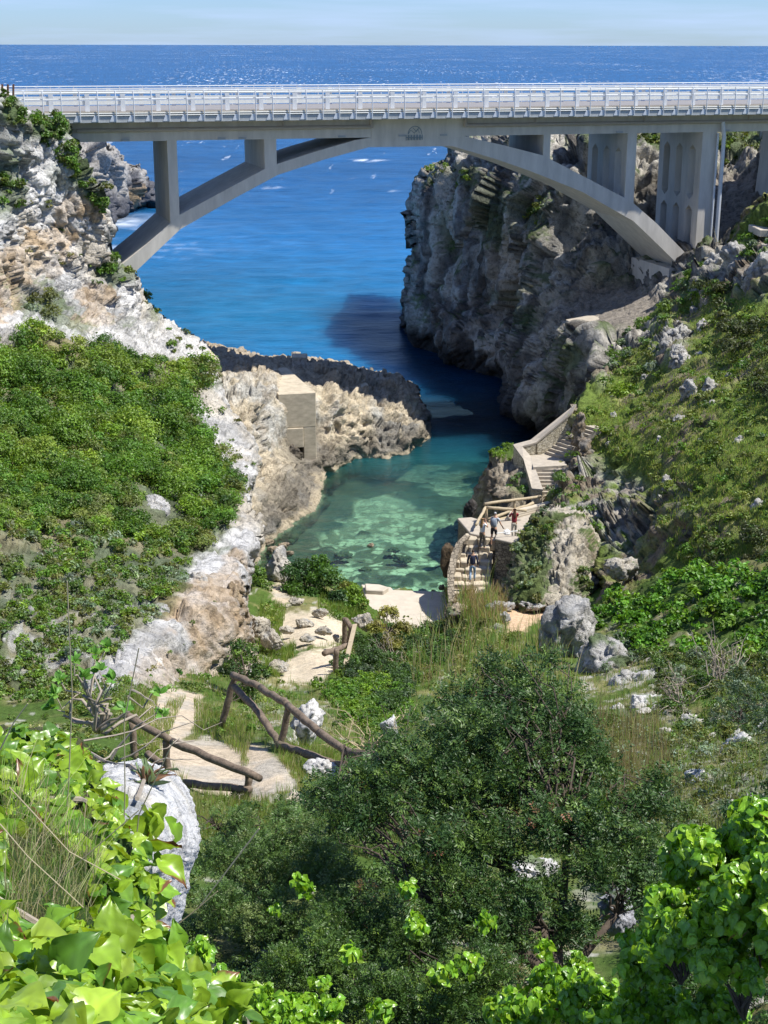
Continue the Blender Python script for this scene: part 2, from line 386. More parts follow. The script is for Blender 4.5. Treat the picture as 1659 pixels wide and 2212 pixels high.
# ---------- left cliff
LC_poly = [(-420, 60), (-60, 170), (0, 182), (22, 200), (60, 245), (140, 262), (152, 300), (190, 392), (232, 440), (238, 500), (226, 522), (236, 548), (290, 600), (312, 650), (345, 690),
           (385, 712), (432, 745), (472, 792), (480, 832), (509, 892), (546, 955), (559, 997), (547, 1052), (540, 1102), (566, 1136), (552, 1186), (535, 1207), (532, 1312), (546, 1375), (560, 1450), (520, 1530), (440, 1600), (330, 1680), (-420, 1720)]
LC_ctrl = [(-400, 100, 70), (0, 190, 83), (60, 250, 85), (150, 300, 88), (235, 445, 90.5), (265, 590, 91.5), (345, 690, 93), (432, 745, 94), (475, 800, 93), (0, 350, 83), (0, 500, 79), (100, 500, 86), (0, 700, 74), (150, 650, 85), (300, 700, 91),
           (-400, 700, 52), (0, 900, 61), (150, 800, 72), (300, 850, 78), (420, 800, 87), (0, 1050, 51), (0, 1200, 43), (0, 1400, 35), (0, 1550, 31), (-400, 1200, 36), (-400, 1600, 24), (150, 1000, 57), (300, 1000, 61), (450, 1000, 67), (550, 1000, 71),
           (500, 880, 85), (545, 1150, 54), (530, 1300, 44), (520, 1400, 42), (430, 1330, 41), (300, 1400, 36.5), (300, 1200, 47), (420, 1200, 50), (150, 1200, 45), (150, 1400, 36), (450, 1480, 39), (540, 1480, 41.5), (300, 1530, 31), (400, 1560, 31), (200, 1650, 26), (440, 1600, 28), (0, 1700, 25)]
_lcd = rock_disp((6, .9), (2.3, .55), (.7, .30), .8, 1)
def lc_disp(p, n, D, u, v):
    k = np.clip(D / 85., .45, 1) * (1 - .6 * sstep(v, 1470, 1560)) 
    edge = 1.0
    return _lcd(p, n, D, u, v) * k * edge
LC_ochre = [(200, 690, 50, 18, .8), (130, 510, 62, 30), (170, 455, 50, 22, .9), (10, 620, 34, 60), (40, 560, 40, 24, .7), (205, 645, 42, 30, .9), (120, 560, 30, 30, .6), (170, 720, 30, 12, .3), (455, 1330, 78, 72), (480, 1400, 70, 60), (425, 1290, 40, 30, .8), (500, 1260, 26, 60, .8), (430, 1440, 60, 40, .8), (370, 1470, 60, 50, .6)]
LC_green = [(100, 275, 75, 28), (170, 330, 30, 60), (215, 400, 38, 45), (20, 240, 30, 30), (20, 400, 34, 60, .7), (150, 380, 40, 30, .4), (250, 590, 40, 26, .8), (95, 660, 55, 26, .5), (330, 640, 20, 60, .8), (10, 330, 10, 60, .3)]
def in_thicket(u, v):
    poly = [(-420, 760), (0, 745), (120, 735), (210, 770), (290, 795), (340, 770), (440, 800), (478, 830), (440, 850), (400, 860), (430, 930), (470, 980), (512, 1040), (515, 1090), (490, 1180), (420, 1200), (405, 1260), (360, 1330), (240, 1420), (160, 1540), (-420, 1640)]
    d, _, _, ins = ptseg(np.asarray(u, float), np.asarray(v, float), poly); return np.where(ins, d, -d)
def lc_col(p, n, u, v, D):
    a = fbm(p * .35, 4, 31); b = fbm(p * 1.3, 4, 37); c = mixc(np.broadcast_to(WHITE, p.shape), GREY, sstep(a + .5 * b, -.05, .5) * .7); c = mixc(c, TAN, sstep(fbm(p * .18, 3, 33), .05, .35) * .55)
    c = mixc(c, GREY * .75, sstep(vnoise(p * 3.1, 5), .45, .8) * .6)
    o = blobs(u, v, LC_ochre, 1.0 * fbm(p * .6, 4, 41) + .18, .12); c = mixc(c, OCHRE, o * .85 * (.6 + .4 * sstep(b, -.3, .3))); c = mixc(c, OCHRE * .55, o * sstep(b, .1, .5) * .6)
    t = sstep(v, 1440, 1520) * sstep(u, 250, 330); c = mixc(c, TAN, t * .6)
    g = blobs(u, v, LC_green, .5 * fbm(p * .6, 3, 43), .4); c = mixc(c, MOSS, g * .9)
    gg = sstep(fbm(p * .22, 3, 47) + .5 * n[..., 2], .45, .75) * .55; c = mixc(c, MOSS * 1.3 + .02, gg * (v < 760))
    k = sstep(in_thicket(u, v) + 25 * b, -12, 12); c = mixc(c, mixc(np.broadcast_to(MOSS, p.shape), DRY, sstep(a, -.2, .4)), k * (.85 - .6 * sstep(v, 1230, 1400) * sstep(b + a, -.1, .3)))
    return c
S_left = Sheet('cliff', LC_poly, LC_ctrl, 3.2, lc_disp, lc_col, M_rock, back=.3, margin=45, rnd=26, rdep=3.5)

# ---------- far rocks on the left, beyond the bridge
FR_poly = [(120, 290), (165, 312), (205, 312), (245, 322), (268, 345), (285, 372), (300, 362), (322, 388), (334, 418), (337, 446), (300, 458), (262, 470), (246, 490), (200, 520), (120, 520)]
FR_ctrl = [(160, 315, 236), (245, 325, 244), (300, 365, 262), (330, 400, 268), (334, 446, None, 0), (262, 472, None, 0), (240, 500, None, -.5), (150, 520, 205), (200, 400, 238), (280, 420, 254)]
_frd = rock_disp((9, 1.2), (4.5, 2.0), (1.6, .7), .45, 61)
def fr_col(p, n, u, v, D):
    a = fbm(p * .3, 4, 3); z = p[..., 2]
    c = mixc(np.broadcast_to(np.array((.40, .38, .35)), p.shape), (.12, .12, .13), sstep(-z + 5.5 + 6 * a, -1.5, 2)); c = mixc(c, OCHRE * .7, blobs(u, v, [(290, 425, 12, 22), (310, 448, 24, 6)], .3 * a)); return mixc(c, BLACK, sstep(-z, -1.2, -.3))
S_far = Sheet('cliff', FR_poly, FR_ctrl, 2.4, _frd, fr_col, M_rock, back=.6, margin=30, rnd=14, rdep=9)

# ---------- right headland
RH_poly = [(1010, 288), (985, 318), (968, 350), (945, 362), (920, 366), (897, 396), (889, 440), (893, 520), (880, 590), (873, 690), (872, 745), (866, 800), (1000, 870), (1100, 960), (1250, 990), (1420, 860), (1560, 700), (2200, 640), (2200, 240), (1659, 275), (1240, 287)]
RH_ctrl = [(975, 330, 141), (893, 400, 144), (890, 520, 144), (876, 650, 143), (880, 737, None, 0), (866, 800, None, -8), (960, 771, None, 0), (1040, 803, None, 0), (1085, 822, None, 0), (1000, 860, None, -8), (1100, 345, 131), (1050, 300, 138), (1240, 300, 126), (1240, 420, 122),
           (1000, 480, 134), (1080, 560, 127), (1000, 650, 133), (1100, 700, 124), (1200, 560, 119), (1300, 500, 118), (1400, 420, 120), (1400, 300, 127), (1300, 600, 113), (1180, 700, 113), (1104, 885, None, .3), (1120, 800, 114.5), (1160, 930, None, -.4), (1200, 800, 106), (1240, 700, 107.5), (1220, 870, 101),
           (1310, 650, 111), (1390, 615, 111), (1430, 560, 112), (1300, 740, 98), (1400, 700, 99), (1500, 560, 106), (1450, 500, 114), (1560, 420, 118), (1600, 480, 111), (1600, 330, 124), (1659, 290, 127), (1659, 400, 117), (2200, 250, 120), (2200, 600, 92), (1100, 960, None, -5), (1290, 900, 95)]
_rhd0 = rock_disp((9, 1.6), (4.0, 1.3), (1.2, .55), .30, 71)
def _rhd(p, n, D, u, v): return _rhd0(p, n, D, u, v) + .9 * ridged(p * np.array([.32, .32, .05]), 3, 77) - .8 * np.exp(-(np.abs(vnoise(p * np.array([.28, .28, .035]), 78)) / .07) ** 2)
def rh_disp(p, n, D, u, v): return _rhd(p, n, D, u, v) * (1 - .75 * blobs(u, v, [(1330, 670, 110, 60), (1600, 440, 90, 70)], 0, .3))
RH_green = [(1000, 385, 70, 30, .5), (1095, 445, 50, 45, .5), (960, 510, 20, 60, .5), (1060, 500, 50, 40, .6), (1280, 300, 60, 20, .7), (1400, 330, 40, 25), (1590, 310, 70, 45), (1130, 640, 60, 25, .5), (1255, 790, 30, 50, .8), (1180, 470, 60, 40, .6), (1330, 620, 60, 25, .5), (1160, 690, 30, 40, .5)]
def rh_col(p, n, u, v, D):
    a = fbm(p * np.array([.3, .3, .14]), 4, 91); b = fbm(p * 1.1, 4, 97); z = p[..., 2]
    c = mixc(np.broadcast_to(np.array((.56, .52, .44)), p.shape), GREY * .55, sstep(a + .4 * b, -.1, .45))
    c = mixc(c, (.20, .17, .12), sstep(fbm(p * .12, 2, 9), .05, .4) * .7)
    c = mixc(c, (.10, .09, .08), sstep(ridged(p * np.array([.45, .45, .09]), 3, 17), .38, .52) * .75); c = mixc(c, (.52, .50, .45), sstep(fbm(p * np.array([.8, .8, .3]), 4, 19), .12, .3) * .55)
    c = mixc(c, MOSS, blobs(u, v, RH_green, 1.1 * fbm(p * .7, 4, 43) - .15, .15) * .8)
    c = mixc(c, MOSS * 1.1, sstep(fbm(p * .6, 4, 49) + .6 * n[..., 2], .50, .65) * .7)
    c = mixc(c, (.34, .30, .25), blobs(u, v, [(1330, 670, 110, 50), (1600, 440, 90, 70)], .2 * b, .3))
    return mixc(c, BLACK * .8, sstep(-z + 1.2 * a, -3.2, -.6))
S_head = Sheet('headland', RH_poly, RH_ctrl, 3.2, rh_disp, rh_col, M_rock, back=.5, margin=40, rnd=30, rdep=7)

# ---------- low promontory in front of the sea
PR_poly = [(440, 740), (470, 753), (500, 757), (535, 768), (560, 774), (640, 774), (690, 780), (740, 785), (800, 800), (868, 814), (902, 848), (922, 890), (936, 930), (938, 965), (860, 1020), (760, 1040), (700, 1060), (712, 1090), (690, 1130), (610, 1190), (560, 1240), (440, 1240)]
PR_ctrl = [(470, 756, 108), (500, 758, 108), (560, 774, 109), (640, 775, 109), (740, 786, 109), (800, 801, 109.5), (868, 815, 109), (915, 880, 107), (934, 948, None, 0), (938, 965, None, -1.5), (905, 962, None, .2), (830, 992, None, 0), (740, 1004, None, .2), (690, 1032, None, 0), (700, 1075, None, .1), (655, 1108, None, 0), (610, 1145, None, 0), (600, 1190, None, -1), (760, 1040, None, -2),
           (560, 800, 102), (560, 860, 94), (500, 840, 95), (450, 800, 99), (450, 900, 90), (520, 930, 90), (640, 860, 97), (640, 960, 96), (600, 1000, 91), (620, 1060, 88), (560, 1060, 86), (560, 1160, 80), (700, 985, None, 1.2), (740, 900, 100), (760, 840, 104), (860, 890, 104), (870, 925, 102.5), (800, 955, 101), (700, 930, 99), (450, 1200, 70), (450, 1050, 80)]
_prd = rock_disp((4, .7), (1.6, .65), (.6, .32), .9, 111)
def pr_disp(p, n, D, u, v): return _prd(p, n, D, u, v) * (1 - .5 * sstep(1.2 - p[..., 2], 0, 1)) * (1 - .85 * blobs(u, v, [(640, 915, 60, 110)], 0, .2) * (v < 1000))
def pr_col(p, n, u, v, D):
    a = fbm(p * .5, 4, 121); b = fbm(p * 1.7, 4, 127); z = p[..., 2]
    c = mixc(np.broadcast_to(np.array((.66, .565, .41)), p.shape), (.60, .58, .52), sstep(a, -.1, .4)); c = mixc(c, (.36, .29, .20), sstep(b + .3 * a, .1, .5) * .6)
    c = mixc(c, (.42, .34, .24), sstep(-v + 40 * a + (790 + (u - 500) * .22), -30, 10) * .6)
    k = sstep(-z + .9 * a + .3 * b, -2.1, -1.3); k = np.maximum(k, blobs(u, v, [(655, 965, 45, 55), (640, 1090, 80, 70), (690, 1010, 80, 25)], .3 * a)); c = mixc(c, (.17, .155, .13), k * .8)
    c = mixc(c, TAN * .9, sstep(-z + .15 * b, -.45, -.2) * .8); return mixc(c, (.10, .11, .05), sstep(-z, -.02, .25))
S_prom = Sheet('promontory', PR_poly, PR_ctrl, 2.8, pr_disp, pr_col, M_rock, back=.35, margin=36, rnd=16, rdep=3)

# ---------- right hillside
RS_poly = [(1244, 905), (1244, 872), (1285, 812), (1318, 745), (1395, 700), (1430, 650), (1478, 603), (1505, 575), (1560, 556), (1600, 470), (1659, 420), (2200, 300), (2200, 1650), (1600, 1500), (1260, 1340), (1300, 1270), (1240, 1180), (1168, 1110), (1172, 1075), (1195, 1050), (1190, 1000), (1246, 965)]
RS_ctrl = [(1245, 885, 83), (1300, 760, 96.5), (1400, 702, 97), (1480, 605, 99), (1560, 560, 98), (1605, 475, 98), (1659, 430, 96), (1659, 520, 95), (2200, 320, 88), (2200, 800, 52), (2200, 1500, 28), (1659, 600, 88), (1659, 700, 80), (1659, 850, 68), (1659, 1000, 59), (1659, 1200, 50), (1659, 1400, 40), (1450, 800, 84), (1450, 900, 75), (1450, 1000, 68), (1420, 1140, 62.5),
           (1400, 1215, 60), (1280, 1200, 65), (1290, 1100, 71), (1290, 1050, 76), (1215, 1100, 74), (1195, 1080, 76.5), (1200, 1010, 80), (1260, 960, 81.5), (1340, 980, 77), (1350, 850, 87), (1400, 760, 92), (1550, 700, 88), (1500, 620, 98), (1300, 1320, 58), (1480, 1300, 53), (1550, 1100, 58)]
_rsd = rock_disp((6, .6), (2.4, .6), (.8, .26), .75, 131)
def rs_steep(u, v): return blobs(u, v, [(1260, 1080, 60, 100), (1340, 1110, 70, 75), (1240, 970, 24, 60), (1580, 590, 60, 50), (1640, 580, 50, 60), (1440, 1110, 60, 60, .6), (1450, 740, 45, 50, .9), (1300, 800, 20, 40)], 0, .4)
def rs_disp(p, n, D, u, v): return _rsd(p, n, D, u, v) * (.5 + 1.3 * rs_steep(u, v))
def rs_col(p, n, u, v, D):
    a = fbm(p * .4, 4, 141); b = fbm(p * 1.5, 4, 147); st = rs_steep(u, v)
    rock = mixc(np.broadcast_to(np.array((.55, .52, .46)), p.shape), (.27, .22, .16), sstep(a + .5 * b, -.2, .4)); gr = mixc(np.broadcast_to(np.array((.17, .24, .05)), p.shape), (.38, .35, .15), sstep(a, -.1, .4) * .8)
    k = np.clip(sstep(a + .6 * b, .22, .35) * .9 + st * sstep(b + .35 - n[..., 2] * .4, -.3, .1), 0, 1); return mixc(gr, rock, k)
S_right = Sheet('hillside', RS_poly, RS_ctrl, 3.2, rs_disp, rs_col, M_rock, back=.3, margin=40, rnd=14, rdep=1.6)

# ---------- gully floor, path and foreground ground
GF_poly = [(-500, 1460), (300, 1440), (480, 1420), (556, 1230), (610, 1220), (780, 1265), (960, 1285), (1100, 1290), (1300, 1270), (1500, 1230), (2300, 1150), (2400, 2600), (-600, 2600)]
GF_ctrl = [(560, 1230, 72), (700, 1262, None, .5), (880, 1290, None, .3), (880, 1350, None, .2), (860, 1372, None, .5), (960, 1310, None, .2), (960, 1350, None, .3), (810, 1320, None, .5), (1000, 1320, 64), (600, 1300, 65), (680, 1330, 60), (670, 1380, 54), (680, 1440, 48), (660, 1480, 44), (600, 1500, 41), (560, 1420, 50), (480, 1480, 38), (400, 1500, 34), (300, 1500, 32), (0, 1520, 31), (400, 1600, 26.5), (600, 1600, 26), (600, 1650, 23.5), (540, 1730, 21.5), (400, 1700, 22),
           (800, 1500, 42), (800, 1650, 27), (1000, 1500, 42), (1100, 1400, 52), (1150, 1335, 60), (1150, 1300, 63), (1300, 1300, 60), (1250, 1450, 45), (1450, 1250, 55), (1659, 1200, 50), (1659, 1300, 45), (1400, 1550, 34), (1400, 1700, 25), (1600, 1600, 28), (1659, 1450, 36), (2300, 1200, 36), (2300, 1800, 15), (1000, 1700, 24), (1000, 2000, 15), (600, 2000, 13), (1400, 2000, 15), (1659, 2000, 12), (830, 2250, 10), (830, 2600, 7), (1659, 2500, 6.5), (0, 1900, 13), (0, 2500, 7), (-500, 1500, 24), (-500, 2500, 6), (2300, 2500, 5)]
_gfd = rock_disp((5, .3), (1.5, .18), (.45, .07), 1, 151)
PATHP = [[(600, 1478), (618, 1440), (650, 1405), (720, 1400), (735, 1440), (690, 1478)], [(350, 1480), (440, 1500), (430, 1560), (400, 1600), (500, 1600), (560, 1610), (620, 1650), (640, 1700), (560, 1735), (420, 1710), (340, 1640), (300, 1560)], [(590, 1320), (700, 1325), (750, 1345), (735, 1390), (640, 1400), (590, 1380)], [(1090, 1320), (1190, 1308), (1180, 1335), (1150, 1350), (1100, 1372)], [(600, 1255), (640, 1300), (600, 1310), (580, 1270)]]
def pathm(u, v):
    m = -1e9
    for q in PATHP: d, _, _, i = ptseg(u, v, q); m = np.maximum(m, np.where(i, d, -d))
    return m
def gf_disp(p, n, D, u, v): return _gfd(p, n, D, u, v) * np.clip(D / 40, .35, 1.2) * (1 - .9 * sstep(pathm(u, v), -10, 6) * (1 - .0 * u)) 
def gf_col(p, n, u, v, D):
    a = fbm(p * .6, 4, 161); b = fbm(p * 2.5, 4, 167)
    c = mixc(np.broadcast_to(MOSS * 1.0, p.shape), DRY * .9, sstep(a, -.1, .4) * .7); c = mixc(c, np.array((.55, .52, .47)), sstep(b + .5 * a, .4, .55) * .6)
    rub = blobs(u, v, [(1350, 1450, 130, 90), (1560, 1640, 120, 120), (1330, 1800, 150, 200, .7), (620, 1560, 90, 60, .7), (600, 1420, 60, 60, .7)], .3 * a); c = mixc(c, (.50, .46, .40), rub * sstep(b, -.05, .2) * .7)
    k = sstep(pathm(u, v) + 14 * b, -6, 6); pc = mixc(np.broadcast_to(np.array((.56, .46, .33)), p.shape), (.42, .385, .32), sstep(a + .4 * b, .0, .3) * .8)
    pc = mixc(pc, (.62, .53, .39), ((v < 1500) & (u > 560) & (v > 1310)).astype(float) * .8)
    pc = mixc(pc, (.60, .40, .24), ((v < 1400) & (u > 1050)).astype(float) * .8)
    return mixc(c, pc, k)
S_gully = Sheet('ground', GF_poly, GF_ctrl, 3.4, gf_disp, gf_col, M_soil, back=.12, margin=20, lam=1e-4)

# ---------- rocky knoll beside the steps
KN_poly = [(1112, 1185), (1128, 1150), (1150, 1118), (1185, 1098), (1240, 1095), (1275, 1108), (1298, 1150), (1312, 1215), (1318, 1262), (1290, 1300), (1200, 1330), (1120, 1330), (1080, 1300), (1100, 1240)]
KN_ctrl = [(1112, 1185, 67), (1150, 1120, 69), (1230, 1097, 70), (1290, 1120, 69), (1310, 1215, 65), (1318, 1262, 63.5), (1290, 1300, 62), (1200, 1330, 60), (1120, 1330, 60.5), (1080, 1300, 63), (1180, 1180, 65), (1240, 1150, 65.5), (1200, 1250, 62.3), (1110, 1250, 63.5), (1270, 1230, 63)]
_knd = rock_disp((3, .35), (1.1, .34), (.42, .15), .9, 171)
def kn_col(p, n, u, v, D):
    a = fbm(p * .7, 4, 181); b = fbm(p * 2.2, 4, 187); c = mixc(np.broadcast_to(np.array((.60, .54, .43)), p.shape), (.34, .28, .20), sstep(a + .5 * b, -.1, .5))
    g = sstep(n[..., 2] * .7 + a - .15 + .9 * blobs(u, v, [(1130, 1210, 60, 90), (1150, 1150, 50, 40), (1260, 1270, 30, 30)], 0) - .5, .0, .3); return mixc(c, MOSS * 1.2, g * .85)
S_knoll = Sheet('rocky_knoll', KN_poly, KN_ctrl, 2.6, _knd, kn_col, M_rock, back=.12, margin=30, rnd=22, rdep=2.0, kind=None, label='rugged brown rock knoll overgrown with green plants beside the stone steps', cat='rock')

# ---------- rock under the parapet stairs
PK_poly = [(1058, 975), (1075, 968), (1110, 962), (1150, 1000), (1170, 1060), (1172, 1090), (1168, 1140), (1040, 1140), (985, 1150), (1002, 1100), (1020, 1080), (1042, 1030), (1055, 1010)]
PK_ctrl = [(1060, 977, 83), (1110, 965, 84.5), (1150, 1000, 81), (1172, 1060, 78.5), (1172, 1130, 76), (1100, 1125, 76.2), (1050, 1060, 80), (1045, 1030, 82), (1010, 1100, None, .8), (990, 1150, None, -.8), (1100, 1050, 79)]
def pk_col(p, n, u, v, D):
    a = fbm(p * .7, 4, 191); b = fbm(p * 2., 4, 197); c = mixc(np.broadcast_to(np.array((.42, .36, .27)), p.shape), (.22, .18, .13), sstep(a + .5 * b, -.2, .4))
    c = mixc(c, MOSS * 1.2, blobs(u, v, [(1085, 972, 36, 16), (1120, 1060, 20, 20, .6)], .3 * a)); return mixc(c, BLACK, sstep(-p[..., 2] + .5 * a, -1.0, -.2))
S_prock = Sheet('cliff', PK_poly, PK_ctrl, 2.6, rock_disp((3, .3), (1.2, .35), (.45, .14), .6, 201), pk_col, M_rock, back=.15, margin=24, rnd=14, rdep=1.6)

# ------------------------------------------------------------------ sea
def build_sea():
    Y = 50 * 1.0105 ** np.arange(0, 345); Y = Y[Y < 900]; Y = np.concatenate([Y, np.geomspace(920, 120000, 60)])
    A = np.linspace(-1.0, 1.0, 520) 
    YY, AA = np.meshgrid(Y, A, indexing='ij'); XX = YY * AA; p = np.stack([XX, YY, 0 * XX], -1)
    k = sstep(YY, 112, 135) * (1 - sstep(YY, 400, 900)); p2 = p / np.array([1, 1, 1])
    w = .22 * fbm(p2 / np.array([11, 4.5, 1]), 3, 5) + .14 * ridged(p2 / np.array([5, 1.9, 1]), 2, 15)
    p[..., 2] = w * k + .03 * fbm(p2 / 1.2, 2, 25) * (1 - k) * (YY < 200)
    n1 = fbm(p2 / np.array([14, 10, 1]), 4, 33); n2 = fbm(p2 / np.array([3.2, 2.2, 1]), 4, 39); d = YY + 5 * n1
    deep = np.array((.005, .065, .175)); azur = np.array((.008, .105, .20)); teal = np.array((.010, .10, .115)); shal = np.array((.025, .135, .13))
    c = mixc(np.broadcast_to(shal, p.shape), teal, sstep(YY + 6 * n1, 92, 108)); c = mixc(c, (.004, .035, .06), sstep(YY + 5 * n1, 98, 108)); c = mixc(c, (.012, .12, .29), sstep(d, 112, 122));  # channel tone: deep clear water, plus headland shade and cliff reflection painted in
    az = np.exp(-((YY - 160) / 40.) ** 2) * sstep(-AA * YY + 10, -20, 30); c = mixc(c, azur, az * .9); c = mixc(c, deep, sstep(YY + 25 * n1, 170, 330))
    cliff_shade = sstep(XX + 1.5 * n1 - (2 + (143 - YY) * .25), -8, -2) * sstep(YY, 98, 106) * (1 - sstep(YY, 150, 170)); c = mixc(c, (.003, .02, .04), cliff_shade * .92)  # headland's shadow and dark reflection painted into the water colour
    c = c * (1 + .12 * n1[..., None] * k[..., None] + .18 * n2[..., None] * k[..., None]); c = c * (1 + (1.1 * n1 + .5 * n2)[..., None] * (1 - k[..., None]) * (YY < 112)[..., None])
    foam = np.exp(-(((XX + 47) / 8) ** 2 + ((YY - 240) / 12) ** 2)) * sstep(n2 + .5 * n1, -.35, .2)
    foam = np.maximum(foam, .3 * sstep(n2 + n1, .22, .4) * np.exp(-(((XX + 42) / 14) ** 2 + ((YY - 215) / 18) ** 2)))
    for (fu, fv, fl, fw) in [(795, 347, 30, 4), (590, 405, 18, 2.5), (770, 385, 12, 1.5), (455, 415, 8, 1.5), (850, 415, 10, 1.5), (980, 345, 14, 2)]:
        q = Pz(fu, fv, 0); sx = fl * q[1] / FPX; sy = fw * q[1] / FPX / .11
        foam = np.maximum(foam, 1.0 * sstep(n2, -.05, .3) * np.exp(-(((XX - q[0]) / sx) ** 2 + ((YY - q[1]) / sy) ** 2) ** 1.5))
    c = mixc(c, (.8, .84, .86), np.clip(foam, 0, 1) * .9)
    op = .03 + .20 * sstep(YY + 6 * n1, 78, 93) + .55 * sstep(YY + 6 * n1, 93, 106); op = np.maximum(op, sstep(YY, 106, 122))
    h, w_ = YY.shape; i = np.arange(h * w_).reshape(h, w_); f = np.stack([i[:-1, :-1].ravel(), i[:-1, 1:].ravel(), i[1:, 1:].ravel(), i[1:, :-1].ravel()], 1)
    m, nt, out = newmat('sea_water'); L = nt.links
    geo = nd(nt, 'ShaderNodeNewGeometry'); pos = geo.outputs['Position']; at = nd(nt, 'ShaderNodeAttribute', attribute_name='Col'); oa = nd(nt, 'ShaderNodeAttribute', attribute_name='opacity')
    def mapped(sx, sy, rot=0):
        q = nd(nt, 'ShaderNodeMapping'); q.inputs['Scale'].default_value = (sx, sy, 1); q.inputs['Rotation'].default_value = (0, 0, rot); L.new(pos, q.inputs[0]); return q.outputs[0]
    b1 = noise_n(nt, mapped(.35, .8, .15), 1.0, 8, .65); b2 = noise_n(nt, mapped(.05, .10, -.1), 1.0, 6, .6); hh = math_n(nt, 'ADD', b1, math_n(nt, 'MULTIPLY', b2, 3.0))
    bp = nd(nt, 'ShaderNodeBump', i_Strength=.55, i_Distance=.35); L.new(hh, bp.inputs['Height'])
    # whitecaps
    sepp = nd(nt, 'ShaderNodeSeparateXYZ'); L.new(pos, sepp.inputs[0]); yfar = mrange(nt, sepp.outputs[1], 250, 700, 0, 1)
    w1 = noise_n(nt, mapped(.33, .030, .10), 1.0, 3, .6); w2 = noise_n(nt, mapped(.006, .0022, .2), 1.0, 3, .5)
    wc = mrange(nt, math_n(nt, 'ADD', w1, math_n(nt, 'MULTIPLY', w2, .35)), .812, .86, 0, 1); wc = math_n(nt, 'MULTIPLY', wc, yfar)
    var = mrange(nt, noise_n(nt, mapped(.02, .012), 1.0, 5, .6), .3, .7, .82, 1.2); cm = nd(nt, 'ShaderNodeCombineColor'); [L.new(var, cm.inputs[j]) for j in range(3)]
    var2 = mrange(nt, noise_n(nt, mapped(.25, .55, .15), 1.0, 6, .7), .3, .7, .72, 1.3); cm2 = nd(nt, 'ShaderNodeCombineColor'); [L.new(var2, cm2.inputs[j]) for j in range(3)]
    col = mix_n(nt, 1.0, at.outputs['Color'], cm.outputs[0], 'MULTIPLY'); col = mix_n(nt, 1.0, col, cm2.outputs[0], 'MULTIPLY'); col = mix_n(nt, wc, col, (.85, .88, .9, 1))
    pr = nd(nt, 'ShaderNodeBsdfPrincipled', i_Roughness=.30, i_IOR=1.33); pr.inputs['Specular IOR Level'].default_value = .13; L.new(col, pr.inputs['Base Color']); L.new(bp.outputs[0], pr.inputs['Normal'])
    pr.subsurface_method = 'BURLEY'; pr.inputs['Subsurface Weight'].default_value = .85; pr.inputs['Subsurface Radius'].default_value = (1, 1, 1); pr.inputs['Subsurface Scale'].default_value = 7.0
    tr = nd(nt, 'ShaderNodeBsdfTransparent'); tr.inputs[0].default_value = (.68, .92, .84, 1)
    gl = nd(nt, 'ShaderNodeBsdfGlossy', i_Roughness=.12); L.new(bp.outputs[0], gl.inputs['Normal']); fr = nd(nt, 'ShaderNodeFresnel', i_IOR=1.33); L.new(bp.outputs[0], fr.inputs['Normal'])
    mg = nd(nt, 'ShaderNodeMixShader'); L.new(fr.outputs[0], mg.inputs[0]); L.new(tr.outputs[0], mg.inputs[1]); L.new(gl.outputs[0], mg.inputs[2])
    mx = nd(nt, 'ShaderNodeMixShader'); L.new(oa.outputs['Fac'], mx.inputs[0]); L.new(mg.outputs[0], mx.inputs[1]); L.new(pr.outputs[0], mx.inputs[2]); L.new(mx.outputs[0], out.inputs[0])
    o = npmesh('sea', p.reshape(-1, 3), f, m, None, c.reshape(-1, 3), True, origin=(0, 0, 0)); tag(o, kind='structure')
    a = o.data.attributes.new('opacity', 'FLOAT', 'POINT'); a.data.foreach_set('value', op.ravel().astype(np.float32))
    # sea bed of the cove
    X, Yb = np.meshgrid(np.linspace(-26, 22, 560), np.linspace(62, 126, 660)); q = np.stack([X, Yb, 0 * X], -1)
    z = -.35 - .055 * np.clip(Yb - 70, 0, 99) + .35 * fbm(q / 3.0, 4, 45) ; f1, f2, cid = worley(q / 2.2, 46); rk = sstep(fbm(q / 4.5, 3, 47) + .35 * fbm(q / 1.1, 3, 50) + .22 * sstep(Yb, 78, 92) - .06, -.10, .12); z = z + rk * .55 * np.clip(.75 - f1, 0, 1)
    z = np.where(Yb < 72, z + (72 - Yb) * .04, z); q[..., 2] = np.minimum(z, -.10)
    g1, g2, gc = worley(q * np.array([1, .7, 1]) / .55 + .4 * fbm(q / .8, 2, 62)[..., None], 48); cc = mixc(np.broadcast_to(np.array((.56, .58, .40)), q.shape), (.05, .06, .03), np.clip(sstep(gc, .40, .5) + sstep(-(g2 - g1), -.12, -.02), 0, 1) * .85 * (1 - .6 * sstep(Yb, 80, 98)) + .0 * X)
    cc = mixc(cc, (.06, .075, .05), rk * .9); cc = mixc(cc, (.60, .66, .48), (1 - rk) * sstep(ridged(q / 1.1 + .6 * fbm(q / 2, 2, 60)[..., None], 2, 61), .45, .75) * .35)  # last mix: pale ridged net paints caustic-like light onto the bed
    h, w_ = X.shape; i = np.arange(h * w_).reshape(h, w_); f = np.stack([i[:-1, :-1].ravel(), i[:-1, 1:].ravel(), i[1:, 1:].ravel(), i[1:, :-1].ravel()], 1)
    o = npmesh('seabed', q.reshape(-1, 3), f, M_soil, None, cc.reshape(-1, 3), True); tag(o, kind='structure')
build_sea()
